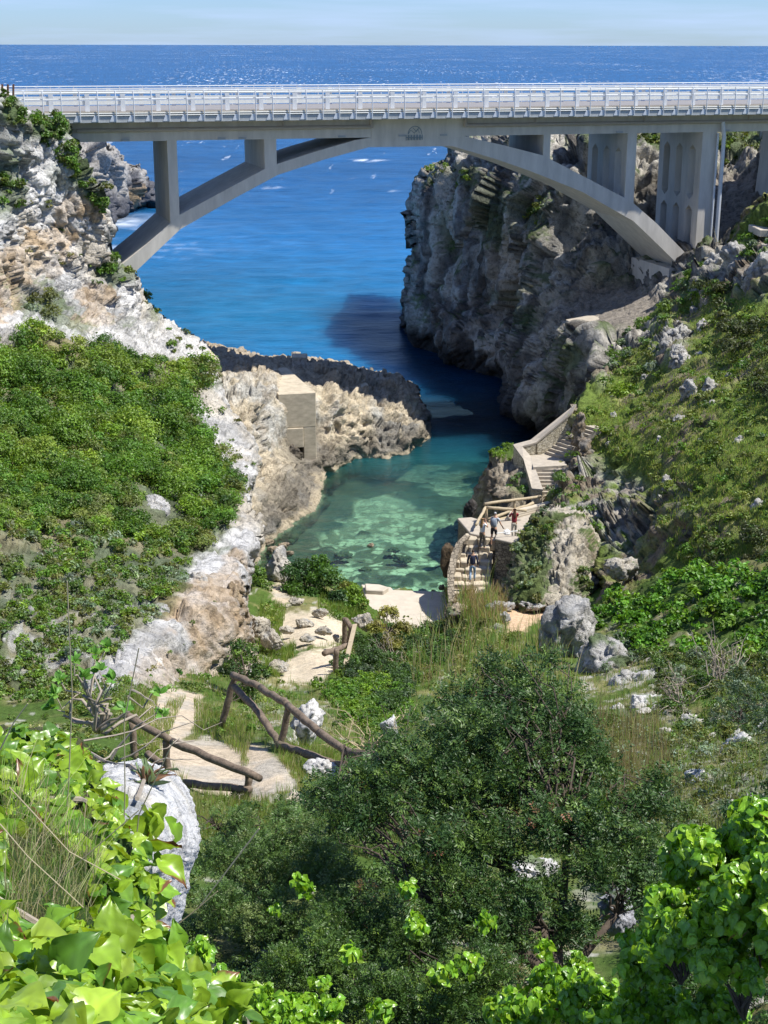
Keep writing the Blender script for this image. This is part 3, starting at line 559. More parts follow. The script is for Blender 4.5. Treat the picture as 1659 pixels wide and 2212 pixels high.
# ------------------------------------------------------------------ bridge
BX = np.array([1, .3, 0.]); BX /= np.linalg.norm(BX); BN = np.array([-BX[1], BX[0], 0.])
BO = P(0, 1106, 91.0) * np.array([1, 1, 0]) + BN * 1.6       # near plane of arch and girder
def bw(s, t, z): return BO + BX * s + BN * t + np.array([0, 0, z])
def onplane(u, v, t=0.0):
    """(s, z) of the photo position on the vertical plane t of the bridge"""
    a = (u - CU) / FPX; b = -(v - CV) / FPX; d = _f + a * _r + b * _u; C = np.array([0, 0, CAMZ])
    k = (np.dot(BO - C, BN) + t) / np.dot(d, BN); q = C + d * k - BO; return float(np.dot(q, BX)), float((C + d * k)[2])
def zat(u, v, t=0.0): return onplane(u, v, t)[1]
Z_fb = (zat(150, 265.3, -1.6) + zat(1650, 247.7, -1.6)) / 2; Z_rt = (zat(50, 197.7, -1.6) + zat(1650, 185.5, -1.6)) / 2
Z_gb = (zat(170, 307.7) + zat(1630, 283)) / 2; Z_dk = Z_fb + .62
print('BRIDGE z', Z_fb, Z_rt, Z_gb, zat(150, 265.3, -1.6), zat(1650, 247.7, -1.6), zat(50, 197.7, -1.6), zat(1650, 185.5, -1.6))
W = 6.6; TD = 10.6
bridge = empty('bridge', bw(30, 3, 0), 'long grey concrete arch bridge with pale steel railings spanning the cove', 'bridge')
s_of = lambda u, v=300, t=0.0: onplane(u, v, t)[0]
sL, sR = -14.0, s_of(1659) + 22
# deck slab + roadway
m = MB(); m.box(bw(sL, -1.6, Z_fb + .12), BX * (sR - sL), BN * TD, (0, 0, .5)); m.build('deck', M_slab, bridge)
m = MB(); m.box(bw(sL, -.2, Z_dk + .004), BX * (sR - sL), BN * (TD - 3), (0, 0, .03)); m.build('roadway', M_asph, bridge)
m = MB(); m.box(bw(sL, -1.63, Z_fb), BX * (sR - sL), BN * .03, (0, 0, .36)); m.box(bw(sL, -1.66, Z_fb), BX * (sR - sL), BN * .06, (0, 0, .05)); m.build('fascia', M_fascia, bridge)
m = MB(); m.box(bw(sL, -1.67, Z_fb + .46), BX * (sR - sL), BN * .36, (0, 0, .2)); m.build('kerb', M_slab, bridge)
# girders
m = MB()
for t0 in (0, W - .8): m.box(bw(s_of(150), t0, Z_gb), BX * (sR - s_of(150)), BN * .8, (0, 0, Z_fb + .12 - Z_gb))
m.box(bw(s_of(150), .8, Z_fb - .25), BX * (sR - s_of(150)), BN * (W - 1.6), (0, 0, .37)); m.build('girder', M_conc, bridge)
m = MB(); m.box(bw(s_of(803), -.035, Z_gb - .05), BX * (s_of(1001) - s_of(803)), BN * .033, (0, 0, Z_fb - Z_gb)); m.build('crown_panel', M_conc, bridge)
# arch
top = [(240, 590), (262, 573), (317, 528), (387, 465), (484, 412), (582, 360), (680, 328), (767, 303), (800, 297), (1000, 293), (1019, 298), (1089, 314), (1174, 336), (1259, 380), (1364, 435), (1419, 483), (1494, 560), (1520, 588)]
bot = [(255, 625), (287, 593), (338, 544), (390, 495), (500, 432), (600, 378), (700, 345), (797, 318), (830, 317.5), (960, 316), (977, 315.5), (1069, 343), (1142, 368), (1259, 415), (1369, 478), (1424, 531), (1479, 585), (1500, 607)]
m = MB(); A = [onplane(*q) for q in top]; B = [onplane(*q) for q in bot]; n = len(A); vs = []
for t in (0.0, W): vs += [bw(s, t + (.012 if t == 0 else 0), z) for s, z in A] + [bw(s, t + (.012 if t == 0 else 0), z) for s, z in B]
fs = []
for i in range(n - 1):
    fs += [(i, n + i, n + i + 1, i + 1), (2 * n + i, 2 * n + i + 1, 3 * n + i + 1, 3 * n + i), (i, i + 1, 2 * n + i + 1, 2 * n + i), (n + i, 3 * n + i, 3 * n + i + 1, n + i + 1)]
fs += [(0, 2 * n, 3 * n, n), (n - 1, 2 * n - 1, 4 * n - 1, 3 * n - 1)]
m.add(vs, fs); m.build('arch', M_conc, bridge)
def arch_top(s):
    for (s0, z0), (s1, z1) in zip(A, A[1:]):
        if s0 <= s <= s1: return z0 + (z1 - z0) * (s - s0) / (s1 - s0)
    return 12.0
# spandrel piers
def pier(uL, uR, vref, holes=(), zb=None, ub=None):
    s0, s1 = s_of(uL, vref), s_of(uR, vref); z0 = (min(arch_top(s0), arch_top(s1)) - .3) if zb is None else zb; z1 = Z_gb - .002; m = MB(); t0, t1 = .03, W - .03
    ex = BX * (s1 - s0)
    if not holes: m.box(bw(s0, t0, z0), ex, BN * (t1 - t0), (0, 0, z1 - z0))
    else:
        hw = 1.0; cs = [t0 + (t1 - t0) * k for k in (.21, .51, .81)]; prev = t0
        for c in cs:
            m.box(bw(s0, prev, z0), ex, BN * (c - hw / 2 - prev), (0, 0, z1 - z0)); segs = [z0] + [q for h in holes for q in h] + [z1]
            for k in range(0, len(segs), 2):
                za, zc = segs[k], segs[k + 1]; a, b = c - hw / 2, c + hw / 2; pt = .35
                poly = [bw(s0, a, za + (0 if k == 0 else 0)), bw(s0, b, za)]
                if k > 0: poly = [bw(s0, a, za - pt), bw(s0, c, za), bw(s0, b, za - pt)]
                poly += ([bw(s0, b, zc)] if k + 1 == len(segs) - 1 else [bw(s0, b, zc + pt), bw(s0, c, zc), ])
                poly += [bw(s0, a, zc if k + 1 == len(segs) - 1 else zc + pt)]
                m.prism(poly, ex)
            prev = c + hw / 2
        m.box(bw(s0, prev, z0), ex, BN * (t1 - prev), (0, 0, z1 - z0))
    return m
pier(150, 163, 320, zb=13).build('pier', M_conc, bridge)
pier(367.5, 388, 460).build('pier', M_conc, bridge); pier(572, 598, 350).build('pier', M_conc, bridge); pier(1174, 1189, 320).build('pier', M_conc, bridge)
z_a, z_b = zat(1310, 455, 4), zat(1310, 312, 4)
pier(1352, 1372, 380, [(z_a, z_b)]).build('pier', M_conc, bridge)
pier(1510, 1541, 420, [(zat(1465, 560, 3.5), zat(1465, 436, 3.5)), (zat(1465, 424, 3.5), zat(1465, 308, 3.5))], zb=11.0).build('pier', M_conc, bridge)
m = MB(); sa = s_of(1740, 400); z0 = 13; vs = []
for t in (0, W): vs += [bw(sa - .5, t, z0), bw(sa + 2.2, t, z0), bw(sa + 1.6, t, Z_gb), bw(sa + .1, t, Z_gb)]
m.add(vs, [(0, 1, 2, 3), (7, 6, 5, 4), (0, 3, 7, 4), (1, 5, 6, 2), (0, 4, 5, 1), (3, 2, 6, 7)]); m.build('pier', M_conc, bridge)
# foot block of the arch
s0, s1 = s_of(1443, 600, .3), s_of(1443, 600, .3) + 4.5; m = MB(); m.box(bw(s0, .2, 7.5), BX * (s1 - s0), BN * (W - .4), (0, 0, zat(1443, 592, .2) - 7.1)); m.build('footing', M_conc, bridge)
# drain pipes
zp = (zat(300, 281, -.25) + zat(1500, 263, -.25)) / 2
for a, b in ((s_of(165), s_of(800)), (s_of(1003), sR)):
    m = MB(); m.tube([bw(a, -.25, zp), bw(b, -.25, zp)], .12, 8); q = b if a < 10 else a; m.tube([bw(q, -.25, zp - .1), bw(q, -.25, Z_fb - .02)], .12, 8)
    k = a + 5
    while k < b: m.box(bw(k, -.3, zp + .1), BX * .1, BN * .1, (0, 0, Z_fb - zp - .1)); k += 8.2
    m.build('drain_pipe', M_pipe, bridge)
m = MB(); s = s_of(1552, 420); m.tube([bw(s - .2, -.25, zp), bw(s, -.2, zp - 1.0), bw(s, -.12, 12.2)], .15, 8); m.tube([bw(s - .45, -.15, zp - .8), bw(s - .45, -.1, 12.2)], .08, 6); m.build('downpipe', M_steel, bridge)
# lamp brackets and stains under the beam
m = MB()
for u_ in (515, 730, 470, 262, 860, 950, 1330, 1560): m = MB(); s = s_of(u_); m.box(bw(s, -.09, Z_gb + .03), BX * .5, BN * .09, (0, 0, .12)); m.build('bracket', M_fascia, bridge)
# faint blue graffiti on the crown panel
m = MB(); sg, zg, tg = s_of(896, 290), zat(896, 291, -.05), -.05
def stroke(pts, r=.022): m.tube([bw(sg + a, tg, zg + b) for a, b in pts], r, 5)
stroke([(.48 * math.cos(t), .5 * math.sin(t) + .05) for t in np.linspace(0, math.pi, 12)]); stroke([(-.48, .05), (-.3, .3), (-.05, .1), (.2, .38), (.3, .1)]); stroke([(-.15, .45), (.1, .2), (.25, .42)])
for x in (-.62, -.42, -.22, -.02, .18, .38): stroke([(x, 0), (x, -.36)]); stroke([(x, -.18), (x + .12, -.16)]); stroke([(x + .14, 0), (x + .13, -.34)])
m.build('graffiti', M_stain, bridge)
# railings
def rail(name, pts_z, t, mat, par, r=.03, box=None, lean=0):
    m = MB()
    if box: m.box(bw(sL, t, pts_z), BX * (sR - sL), BN * box[0], (0, 0, box[1]))
    else: m.tube([bw(sL, t, pts_z), bw(sR, t, pts_z)], r, 6)
    return m.build(name, mat, par)
zn = lambda v, t=-1.6: zat(100, v, t)
outer = link('railing', None, bridge); far = link('railing', None, bridge); gn = link('crash_barrier', None, bridge); gf = link('crash_barrier', None, bridge)
for e, lb in ((outer, 'near outer railing with thin upright posts'), (far, 'far railing beyond the roadway'), (gn, 'near crash barrier with wide flat posts'), (gf, 'far crash barrier')): e['label'] = lb; e.empty_display_size = .3
tO = -1.7
ztop = Z_rt
for z, r in ((ztop, .035), (ztop - .13, .05), (ztop - .5, .035), (Z_fb + .55, .03), (Z_fb + .42, .03)): rail('rail', z, tO + .04, M_steelw, outer, r)
posts = np.arange(s_of(15), s_of(1690), 1.1)
m = MB()
H = ztop - (Z_fb + .06)
m.tube([(0, -.02, 0), (0, -.05, H * .35), (0, -.05, H * .75), (0, .03, H)], .036, 6)
m.prism([(-.42, .0, 0), (0, .0, 0), (0, .0, .34), (-.26, .0, .34)], (0, .1, 0))
rot = math.atan2(BX[1], BX[0])
proto = None
for i, s in enumerate(posts):
    if proto is None:
        proto = m.build('post', M_steel, outer); proto.data.transform(Matrix.Translation(V(np.array(bridge.location)))); o = proto
    else: o = proto.copy(); SC.collection.objects.link(o); o.parent = outer
    o.location = V(bw(s, tO, Z_fb + .06) - np.array(bridge.location)); o.rotation_euler = (0, 0, rot)
    if o is proto: mesh0 = o.data
# crash barriers
for par, t, dense in ((gn, -.8, True), (gf, TD - 3.6, True)):
    for z, h in ((Z_dk + .42, .24), (Z_dk + .82, .12), (Z_dk + 1.12, .09)): rail('rail', z, t + (.07 if par is gn else -.12), M_steelw, par, box=(.06, h))
    m = MB(); m.box((-.14, 0, 0), (.28, 0, 0), (0, .06, 0), (0, 0, 1.22)); pr = None
    for s in np.arange(s_of(35), s_of(1690), 2.2):
        if pr is None: pr = m.build('post', M_steel, par); pr.data.transform(Matrix.Translation(V(np.array(bridge.location)))); o = pr
        else: o = pr.copy(); SC.collection.objects.link(o); o.parent = par
        o.location = V(bw(s, t, Z_dk) - np.array(bridge.location)); o.rotation_euler = (0, 0, rot)
for z, r in ((Z_rt, .035), (Z_rt - .32, .045), (Z_rt - .8, .03)): rail('rail', z, TD - 2.2, M_steelw, far, r)
m = MB(); m.tube([(0, 0, 0), (0, 0, Z_rt - Z_dk)], .03, 5); pr = None
for s in np.arange(s_of(10) + .5, s_of(1720), 1.55):
    if pr is None: pr = m.build('post', M_steel, far); pr.data.transform(Matrix.Translation(V(np.array(bridge.location)))); o = pr
    else: o = pr.copy(); SC.collection.objects.link(o); o.parent = far
    o.location = V(bw(s, TD - 2.2, Z_dk) - np.array(bridge.location)); o.rotation_euler = (0, 0, rot)
# ------------------------------------------------------------------ foliage
G_MID = (.10, .215, .022); G_YEL = (.20, .32, .025); G_DARK = (.022, .06, .018); G_GREY = (.26, .33, .24); G_OLV = (.15, .16, .035); DRYC = (.38, .31, .17); G_BRT = (.11, .26, .025)
G_BLU = (.04, .10, .045)
def pick(rng, pal, n):
    w = np.array([p[0] for p in pal], float); w /= w.sum(); k = rng.choice(len(pal), n, p=w); return np.array([p[1] for p in pal])[k]
class Leaves:
    def __init__(s): s.v = []; s.c = []; s.n = 0
    def add(s, c, nrm, L, asp, col, rng, lift=.25, direc=None):
        n = len(c); nrm = nrm / (np.linalg.norm(nrm, axis=1, keepdims=True) + 1e-9)
        t = rng.normal(size=(n, 3)) if direc is None else direc; t = t - nrm * np.sum(t * nrm, 1, keepdims=True); t /= np.linalg.norm(t, axis=1, keepdims=True) + 1e-9
        b = np.cross(nrm, t); L = np.broadcast_to(L, (n,))[:, None]; W_ = L * asp
        q = np.stack([c - t * L, c + b * W_ + nrm * W_ * lift, c + t * L, c - b * W_ + nrm * W_ * lift], 1)
        s.v.append(q.reshape(-1, 3)); col = np.repeat(col, 4, 0); s.c.append(col); s.n += n
    def build(s, name, mat, parent=None):
        v = np.concatenate(s.v); c = np.concatenate(s.c); f = np.arange(len(v)).reshape(-1, 4)
        return npmesh(name, v, f, mat, parent, c)
def udir(rng, n, zlo=-1):
    z = rng.uniform(zlo, 1, n); a = rng.uniform(0, 2 * math.pi, n); r = np.sqrt(np.clip(1 - z * z, 0, 1)); return np.stack([r * np.cos(a), r * np.sin(a), z], 1)
def crown(B, rng, c, R, n, L, pal, sub=9, zlo=-.35, asp=.5, up=.5, tone=None, fill=.25):
    """uneven leafy crown: leaves on many small clumps spread over an ellipsoid"""
    R = np.asarray(R, float); c = np.asarray(c, float)
    d = udir(rng, sub, zlo); cc = c + d * R * rng.uniform(.45, .82, (sub, 1)); rr = R.mean() * rng.uniform(.26, .46, sub)
    k = rng.integers(0, sub, n); e = udir(rng, n, -.75); rad = rr[k][:, None] * (rng.random((n, 1)) ** .35) * np.array([1.1, 1.1, .85])
    p = cc[k] + e * rad; m = rng.random(n) < fill; g = udir(rng, n, zlo); p[m] = (c + g * R * rng.uniform(.3, .95, (n, 1)))[m]
    nr = e + .9 * rng.normal(size=(n, 3)) * .6 + np.array([0, 0, up]) + .35 * d[k]
    if tone is None: tone = pick(rng, pal, 1)[0]
    ct = .55 * np.asarray(tone) + .45 * pick(rng, pal, sub); ct = ct * rng.uniform(.8, 1.2, (sub, 1))
    ct = ct * rng.uniform(.7, 1.25); col = ct[k] * rng.uniform(.65, 1.35, (n, 1)); B.add(p, nr, L * rng.uniform(.6, 1.25, n), asp, np.clip(col, 0, .8), rng)
def rand_in(rng, polys, n, excl=()):
    out = []
    allp = [q for p in polys for q in p]; x0, x1 = min(q[0] for q in allp), max(q[0] for q in allp); y0, y1 = min(q[1] for q in allp), max(q[1] for q in allp); tot = 0
    while tot < n:
        x = rng.uniform(x0, x1, n * 3); y = rng.uniform(y0, y1, n * 3); m = np.zeros(len(x), bool)
        for p in polys: m |= inpoly(x, y, p)
        for p in excl: m &= ~inpoly(x, y, p)
        out.append(np.stack([x[m], y[m]], 1)); tot += m.sum()
    return np.concatenate(out)[:n]
def leafL(D, px=4.2): return np.maximum(px * D / FPX, .012)
def scrub(name, sheet, polys, n, rpx, pal, label, cat, seed, excl=(), cover=3.0, px=4.2, flat=.75, mat=None, asp=.5, group=None, kind='stuff', sink=.25, zlo=-.3, sub=7):
    rng = np.random.default_rng(seed); B = Leaves(); c = rand_in(rng, polys, n, excl)
    for u, v in c:
        r = rng.uniform(*rpx); p, nr = sheet.at(u, v); D = p[1]; R = r * D / FPX; L = leafL(D, px); cnt = int(cover * math.pi * r * r * .8 / (px * px * 2 * asp))
        crown(B, rng, p + nr * R * sink + np.array([0, 0, R * .15]), (R, R, R * flat), max(cnt, 12), L, pal, sub, zlo, asp)
    o = B.build(name, mat or M_leaf); return tag(o, label, cat, group, kind)
def grass(name, sheet, polys, n, hgt, pal, label, seed, wpx=1.5, excl=(), kind='stuff', bend=.5, cat='grass', mat=None, seg=3):
    rng = np.random.default_rng(seed); c = rand_in(rng, polys, n, excl); p, nr = sheet.at(c[:, 0], c[:, 1]); D = p[:, 1]; h = hgt * rng.uniform(.45, 1.2, n)
    tufts = vnoise(np.concatenate([c / 14., np.zeros((n, 1))], 1), seed); h = h * (.75 + .45 * tufts); a = rng.uniform(0, 2 * math.pi, n); w = wpx * D / FPX
    dr = np.stack([np.cos(a), np.sin(a), 0 * a], 1); sd = np.stack([-np.sin(a), np.cos(a), 0 * a], 1); bd = rng.uniform(.1, 1, n) * bend
    sd[:, 0] = np.abs(sd[:, 0]) + .4; sd /= np.linalg.norm(sd, axis=1, keepdims=True)
    vs = []
    for k in range(seg + 1):
        t = k / seg; q = p + np.array([0, 0, 1.]) * (h * t * (1 - .3 * bd * t))[:, None] + dr * (h * bd * t * t)[:, None] - np.array([0, 0, .03]); ww = (w * (1 - .85 * t) * .5)[:, None]; vs += [q - sd * ww, q + sd * ww]
    v = np.stack(vs, 1); K = 2 * (seg + 1); base = np.arange(n)[:, None] * K; f = np.concatenate([np.concatenate([base + 2 * k, base + 2 * k + 1, base + 2 * k + 3, base + 2 * k + 2], 1) for k in range(seg)])
    col = pick(rng, pal, n) * rng.uniform(.7, 1.3, (n, 1)); o = npmesh(name, v.reshape(-1, 3), f, mat or M_grass, None, np.repeat(col, K, 0)); return tag(o, label, cat, None, kind)
def branchy(m, rng, base, tips, r0, col=None, kink=.12, seg=6):
    base = np.asarray(base, float)
    for t in tips:
        t = np.asarray(t, float); n = 6; pts = [base + (t - base) * k / n for k in range(n + 1)]; ln = np.linalg.norm(t - base)
        for k in range(1, n): pts[k] = pts[k] + rng.normal(size=3) * kink * ln * .25 + np.array([0, 0, 1]) * ln * .06 * math.sin(math.pi * k / n)
        m.tube(pts, [r0 * (1 - .8 * k / n) for k in range(n + 1)], seg)
def shrub(kindname, u, v, rpx, D, pal, label, cat, seed, group=None, cover=4.5, px=4.0, sub=14, flat=1.0, asp=.5, mat=None, stems=True, zlo=-.5, balls=None, base=None, bark=None):
    """a shrub of its own: foliage and stems under one root at its base"""
    rng = np.random.default_rng(seed); c0 = P(u, v, D); R = rpx * D / FPX
    bs = c0 - np.array([0, 0, R * 1.0 * flat]) if base is None else np.asarray(base)
    root = empty(kindname, bs, label, cat, group); B = Leaves(); tips = []
    for (bu, bv, br, bd) in (balls or [(u, v, rpx, D)]):
        c = P(bu, bv, bd); r = br * bd / FPX; cnt = int(cover * math.pi * br * br / (px * px * 2 * asp)); crown(B, rng, c, (r, r * 1.0, r * flat), cnt, leafL(bd, px), pal, sub, zlo, asp); tips.append(c)
    B.build('foliage', mat or M_leaf, root)
    if stems:
        m = MB(); ex = []
        for t in tips: ex += [t + udir(rng, 1, -.1)[0] * R * .6 for _ in range(3)]
        branchy(m, rng, bs, ex, max(.03, R * .05)); m.build('stem', bark or M_bark, root)
    return root

# left thicket
TH = [[(-200, 760), (0, 745), (120, 735), (210, 770), (290, 795), (340, 775), (440, 800), (476, 825), (440, 850), (400, 860), (430, 930), (468, 980), (505, 1040), (505, 1090), (485, 1180), (420, 1190), (300, 1180), (150, 1150), (-200, 1180)]]
TL = [[(-200, 1150), (300, 1150), (420, 1180), (400, 1250), (350, 1330), (240, 1420), (150, 1530), (120, 1600), (-200, 1640)]]
ROCKW = [[(300, 1060), (350, 1055), (375, 1090), (370, 1150), (320, 1160), (295, 1110)], [(0, 1370), (40, 1380), (30, 1480), (0, 1480)], [(50, 1180), (95, 1190), (90, 1240), (50, 1230)], [(340, 1300), (372, 1310), (370, 1350), (335, 1345)]]
scrub('thicket', S_left, TH, 820, (9, 46), [(1.2, (.28, .36, .05)), (1.2, (.04, .10, .018)), (1, (.24, .25, .08)), (5, G_MID), (2.5, G_YEL), (1.2, (.06, .14, .02)), (.4, G_OLV)], 'dense bright green mastic thicket covering the slope below the white cliff', 'thicket', 401, ROCKW, 2.4, 3.3)
scrub('thicket', S_left, [[(-40, 790), (60, 770), (210, 800), (290, 830), (400, 850), (420, 950), (450, 1050), (440, 1130), (300, 1050), (120, 1080), (-40, 1050)]], 36, (40, 74), [(3, G_MID), (1.5, (.16, .28, .025)), (1, (.07, .15, .02)), (.8, (.24, .33, .04))], 'taller rounded green bushes rising from the thicket on the left slope', 'thicket', 406, ROCKW, 3.2, 3.6, .9, sub=22, sink=.2)
scrub('scrub', S_left, [[(440, 860), (500, 900), (550, 1000), (530, 1120), (510, 1200), (480, 1180), (520, 1080), (480, 980)], [(420, 1210), (500, 1240), (450, 1400), (360, 1480), (300, 1480), (380, 1340)], [(60, 300), (190, 560), (230, 620), (100, 600), (30, 500)]], 46, (4, 12), [(2, (.12, .22, .03)), (1, G_OLV), (1, DRYC), (.6, G_GREY)], 'tiny tufts rooted in the cracks of the white cliff', 'scrub', 407, (), 1.8, 3.2)
scrub('undergrowth', S_left, TL, 860, (11, 28), [(3, G_MID), (2, G_OLV), (1.2, G_YEL), (1, G_GREY), (.8, (.20, .19, .07))], 'patchy olive and green undergrowth low on the left slope', 'undergrowth', 402, ROCKW, 2.0, 4.0)
LTOP = [[(62, 255), (90, 248), (143, 262), (150, 300), (185, 380), (235, 440), (215, 470), (170, 400), (130, 340), (90, 300)], [(0, 190), (30, 230), (40, 260), (20, 275), (0, 250)], [(0, 370), (35, 400), (40, 450), (0, 450)], [(235, 560), (285, 595), (270, 615), (215, 580)]]
scrub('scrub', S_left, LTOP, 130, (9, 18), [(3, G_MID), (2, (.09, .16, .03)), (1, G_OLV)], 'low green scrub along the rim of the left cliff', 'scrub', 403, (), 2.6, 3.6)
scrub('scrub', S_left, [[(60, 640), (140, 640), (150, 680), (60, 690)]], 9, (14, 26), [(2, (.11, .15, .06)), (1, G_GREY), (1, G_OLV)], 'grey-green cushion of scrub on the white cliff above the thicket', 'scrub', 404, (), 1.8, 3.6)
scrub('scrub', S_left, [[(340, 715), (420, 720), (440, 770), (360, 760)], [(400, 790), (476, 800), (478, 835), (420, 850)], [(310, 620), (345, 690), (330, 690), (300, 640)]], 26, (7, 16), [(3, G_MID), (2, G_OLV)], 'small green tufts on the rim of white rock above the cove', 'scrub', 405, (), 1.8, 3.4)
# small green plants on the bare left rock
for i, (u, v, r, lb) in enumerate([(323, 1470, 15, 'round dark green caper bush growing on the pale rock face, larger of two'), (387, 1452, 10, 'small dark green caper bush on the pale rock face, beside the fence path'), (545, 1137, 8, 'tiny green plant on the rim of the white cliff above the cove')]):
    p, n = S_left.at(u, v); shrub('small_shrub', u, v, r, p[1] - .15, [(2, (.05, .17, .02)), (1, G_MID)], lb, 'shrub', 420 + i, None, 5, 3.2, 7, stems=False)
# silvery tufts
i = 0
for (u, v, r, lb) in [(330, 865, 26, 'tall silvery grey tuft in the middle of the green thicket'), (415, 1080, 30, 'wide silvery tuft right of the pale boulder in the thicket'), (165, 1140, 24, 'pale silvery tuft at the lower edge of the thicket'), (390, 1250, 24, 'silvery tuft beside the white rock edge low on the left slope'), (240, 1500, 22, 'silvery tuft just above the fig sapling'), (150, 1250, 18, 'small silvery tuft among olive undergrowth near the left edge')]:
    p, n = S_left.at(u, v); i += 1
    shrub('silver_shrub', u, v, r, p[1] - .6, [(3, G_GREY), (1, (.34, .38, .32))], lb, 'shrub', 430 + i, 'silvery tufts on the left slope', 2.0, 3.6, 7, stems=False, asp=.28)
# headland and hillside vegetation
scrub('scrub', S_head, [[(925, 368), (1010, 372), (1040, 400), (930, 400)], [(1240, 288), (1300, 290), (1300, 330), (1240, 320)], [(1370, 300), (1420, 300), (1420, 345), (1375, 345)], [(1550, 285), (1660, 285), (1660, 330), (1560, 370)], [(1140, 440), (1200, 440), (1190, 500), (1140, 490)]], 95, (6, 15), [(3, (.07, .13, .025)), (2, G_OLV), (1, G_YEL)], 'green scrub growing on the ledges and top of the dark headland', 'scrub', 451, (), 1.9, 3.4)
HS = [[(1250, 960), (1250, 905), (1300, 850), (1320, 790), (1400, 730), (1500, 640), (1659, 640), (1760, 700), (1760, 1260), (1500, 1230), (1440, 1200), (1425, 1100), (1400, 1030), (1330, 985), (1270, 985)]]
HX = [[(1420, 725), (1490, 695), (1510, 730), (1450, 830), (1420, 780)], [(1520, 560), (1659, 540), (1659, 660), (1540, 640)]]
scrub('scrub', S_right, HS, 360, (8, 24), [(3, (.14, .24, .035)), (1.2, G_MID), (2, (.18, .21, .05)), (.8, (.04, .09, .02)), (1, (.27, .32, .07))], 'rough green scrub and herbs covering the sunny right hillside', 'scrub', 452, HX, 1.5, 3.8, .45, sink=.05)
grass('grass', S_right, HS, 62000, .24, [(3, (.30, .44, .07)), (2.5, (.42, .46, .15)), (1.2, (.46, .40, .20)), (.8, (.13, .25, .04))], 'fresh green grass growing over the right hillside', 453, 1.9, HX)
scrub('scrub', S_right, [[(1430, 650), (1480, 605), (1505, 575), (1570, 560), (1640, 500), (1700, 450), (1700, 560), (1600, 590), (1530, 640), (1440, 700), (1380, 760), (1310, 800), (1300, 760)], [(1240, 965), (1250, 1000), (1200, 1020), (1190, 1060), (1225, 1130), (1290, 1170), (1320, 1140), (1270, 1080), (1260, 1000)]], 120, (9, 22), [(3, (.10, .19, .025)), (2, G_MID), (1, G_YEL), (1, G_GREY)], 'lush green plants along the edge of the right hillside', 'scrub', 454, (), 1.7, 3.6)
scrub('scrub', S_right, [[(1560, 700), (1659, 640), (1720, 700), (1720, 900), (1600, 850)], [(1480, 1180), (1659, 1150), (1750, 1260), (1500, 1240)], [(1540, 610), (1590, 640), (1560, 710), (1520, 690)]], 60, (18, 38), [(2, (.06, .085, .025)), (1.5, (.10, .11, .04)), (.7, G_MID)], 'dark brownish green bushes high on the right hillside', 'scrub', 455, (), 2.2, 3.8)
for i, (u, v, r, pal, lb) in enumerate([(1350, 855, 34, [(2, G_YEL), (1, (.16, .22, .03))], 'rounded yellow-green bush beside the top of the stone stairs'), (1410, 795, 20, [(1, G_GREY)], 'silver-leaved tuft beside the white outcrop on the hillside')]):
    p, n = S_right.at(u, v); shrub('round_bush', u, v, r, p[1] - .4, pal, lb, 'bush', 460 + i, None, 3.6, 3.8)
# knoll vegetation
scrub('scrub', S_knoll, [[(1112, 1185), (1150, 1118), (1190, 1105), (1210, 1150), (1180, 1200), (1170, 1300), (1110, 1290), (1100, 1240)], [(1240, 1100), (1290, 1110), (1300, 1150), (1270, 1140)], [(1240, 1220), (1300, 1230), (1290, 1260), (1240, 1270)]], 62, (8, 18), [(2, (.08, .14, .03)), (2, G_OLV), (1.2, G_GREY), (.8, G_MID)], 'mixed green and silvery plants clinging to the rock knoll', 'scrub', 470, (), 1.9, 3.6, sink=.1)
scrub('scrub', S_prock, [[(1058, 975), (1075, 965), (1108, 962), (1105, 990), (1060, 995)]], 14, (7, 12), [(2, (.14, .25, .03)), (1, G_YEL)], 'bright green grass cushion capping the rock beside the stair parapet', 'scrub', 471, (), 2.4, 3.2)
scrub('scrub', S_prock, [[(1105, 1040), (1135, 1030), (1140, 1080), (1100, 1070)], [(1140, 1060), (1170, 1055), (1170, 1080), (1140, 1080)]], 14, (6, 12), [(2, G_MID), (1, G_GREY)], 'green tufts on the rock below the stair parapet', 'scrub', 472, (), 2.0, 3.2)
# gully vegetation
GR = [[(560, 1320), (620, 1310), (600, 1400), (560, 1430)], [(690, 1280), (780, 1300), (800, 1340), (740, 1340), (690, 1320)], [(580, 1410), (640, 1400), (600, 1470), (570, 1470)]]
scrub('scrub', S_gully, [[(556, 1310), (610, 1300), (600, 1400), (560, 1470)], [(690, 1290), (790, 1310), (800, 1350), (745, 1350), (690, 1330)], [(590, 1480), (690, 1480), (640, 1520), (560, 1500)], [(470, 1500), (600, 1500), (600, 1590), (540, 1590), (480, 1540)]], 70, (8, 22), [(3, (.17, .27, .04)), (2, G_MID), (1, (.28, .30, .09))], 'small fresh green plants hemming the path to the beach', 'scrub', 479, (), 1.4, 3.6)
grass('grass', S_gully, GR, 9000, .45, [(3, (.20, .30, .05)), (1, (.33, .34, .13)), (1, (.12, .22, .04))], 'short green grass edging the stony path down to the beach', 480, 1.7)
grass('grass', S_gully, [[(420, 1520), (560, 1560), (530, 1640), (470, 1600), (420, 1580)], [(330, 1540), (400, 1510), (360, 1600), (350, 1700), (300, 1700)], [(600, 1600), (740, 1640), (740, 1760), (660, 1760), (640, 1690), (600, 1640)], [(420, 1730), (560, 1740), (650, 1760), (640, 1830), (420, 1820)], [(250, 1480), (340, 1490), (340, 1600), (260, 1600)], [(520, 1640), (540, 1650), (520, 1660)]], 22000, .30, [(3, (.24, .34, .06)), (2, (.36, .35, .14)), (1, (.42, .35, .20)), (1, (.14, .24, .04))], 'tufts of fresh and drying grass edging the sandy bend of the path', 481, 1.7)
D_at = lambda u, v: float(S_gully.depth(u, v))
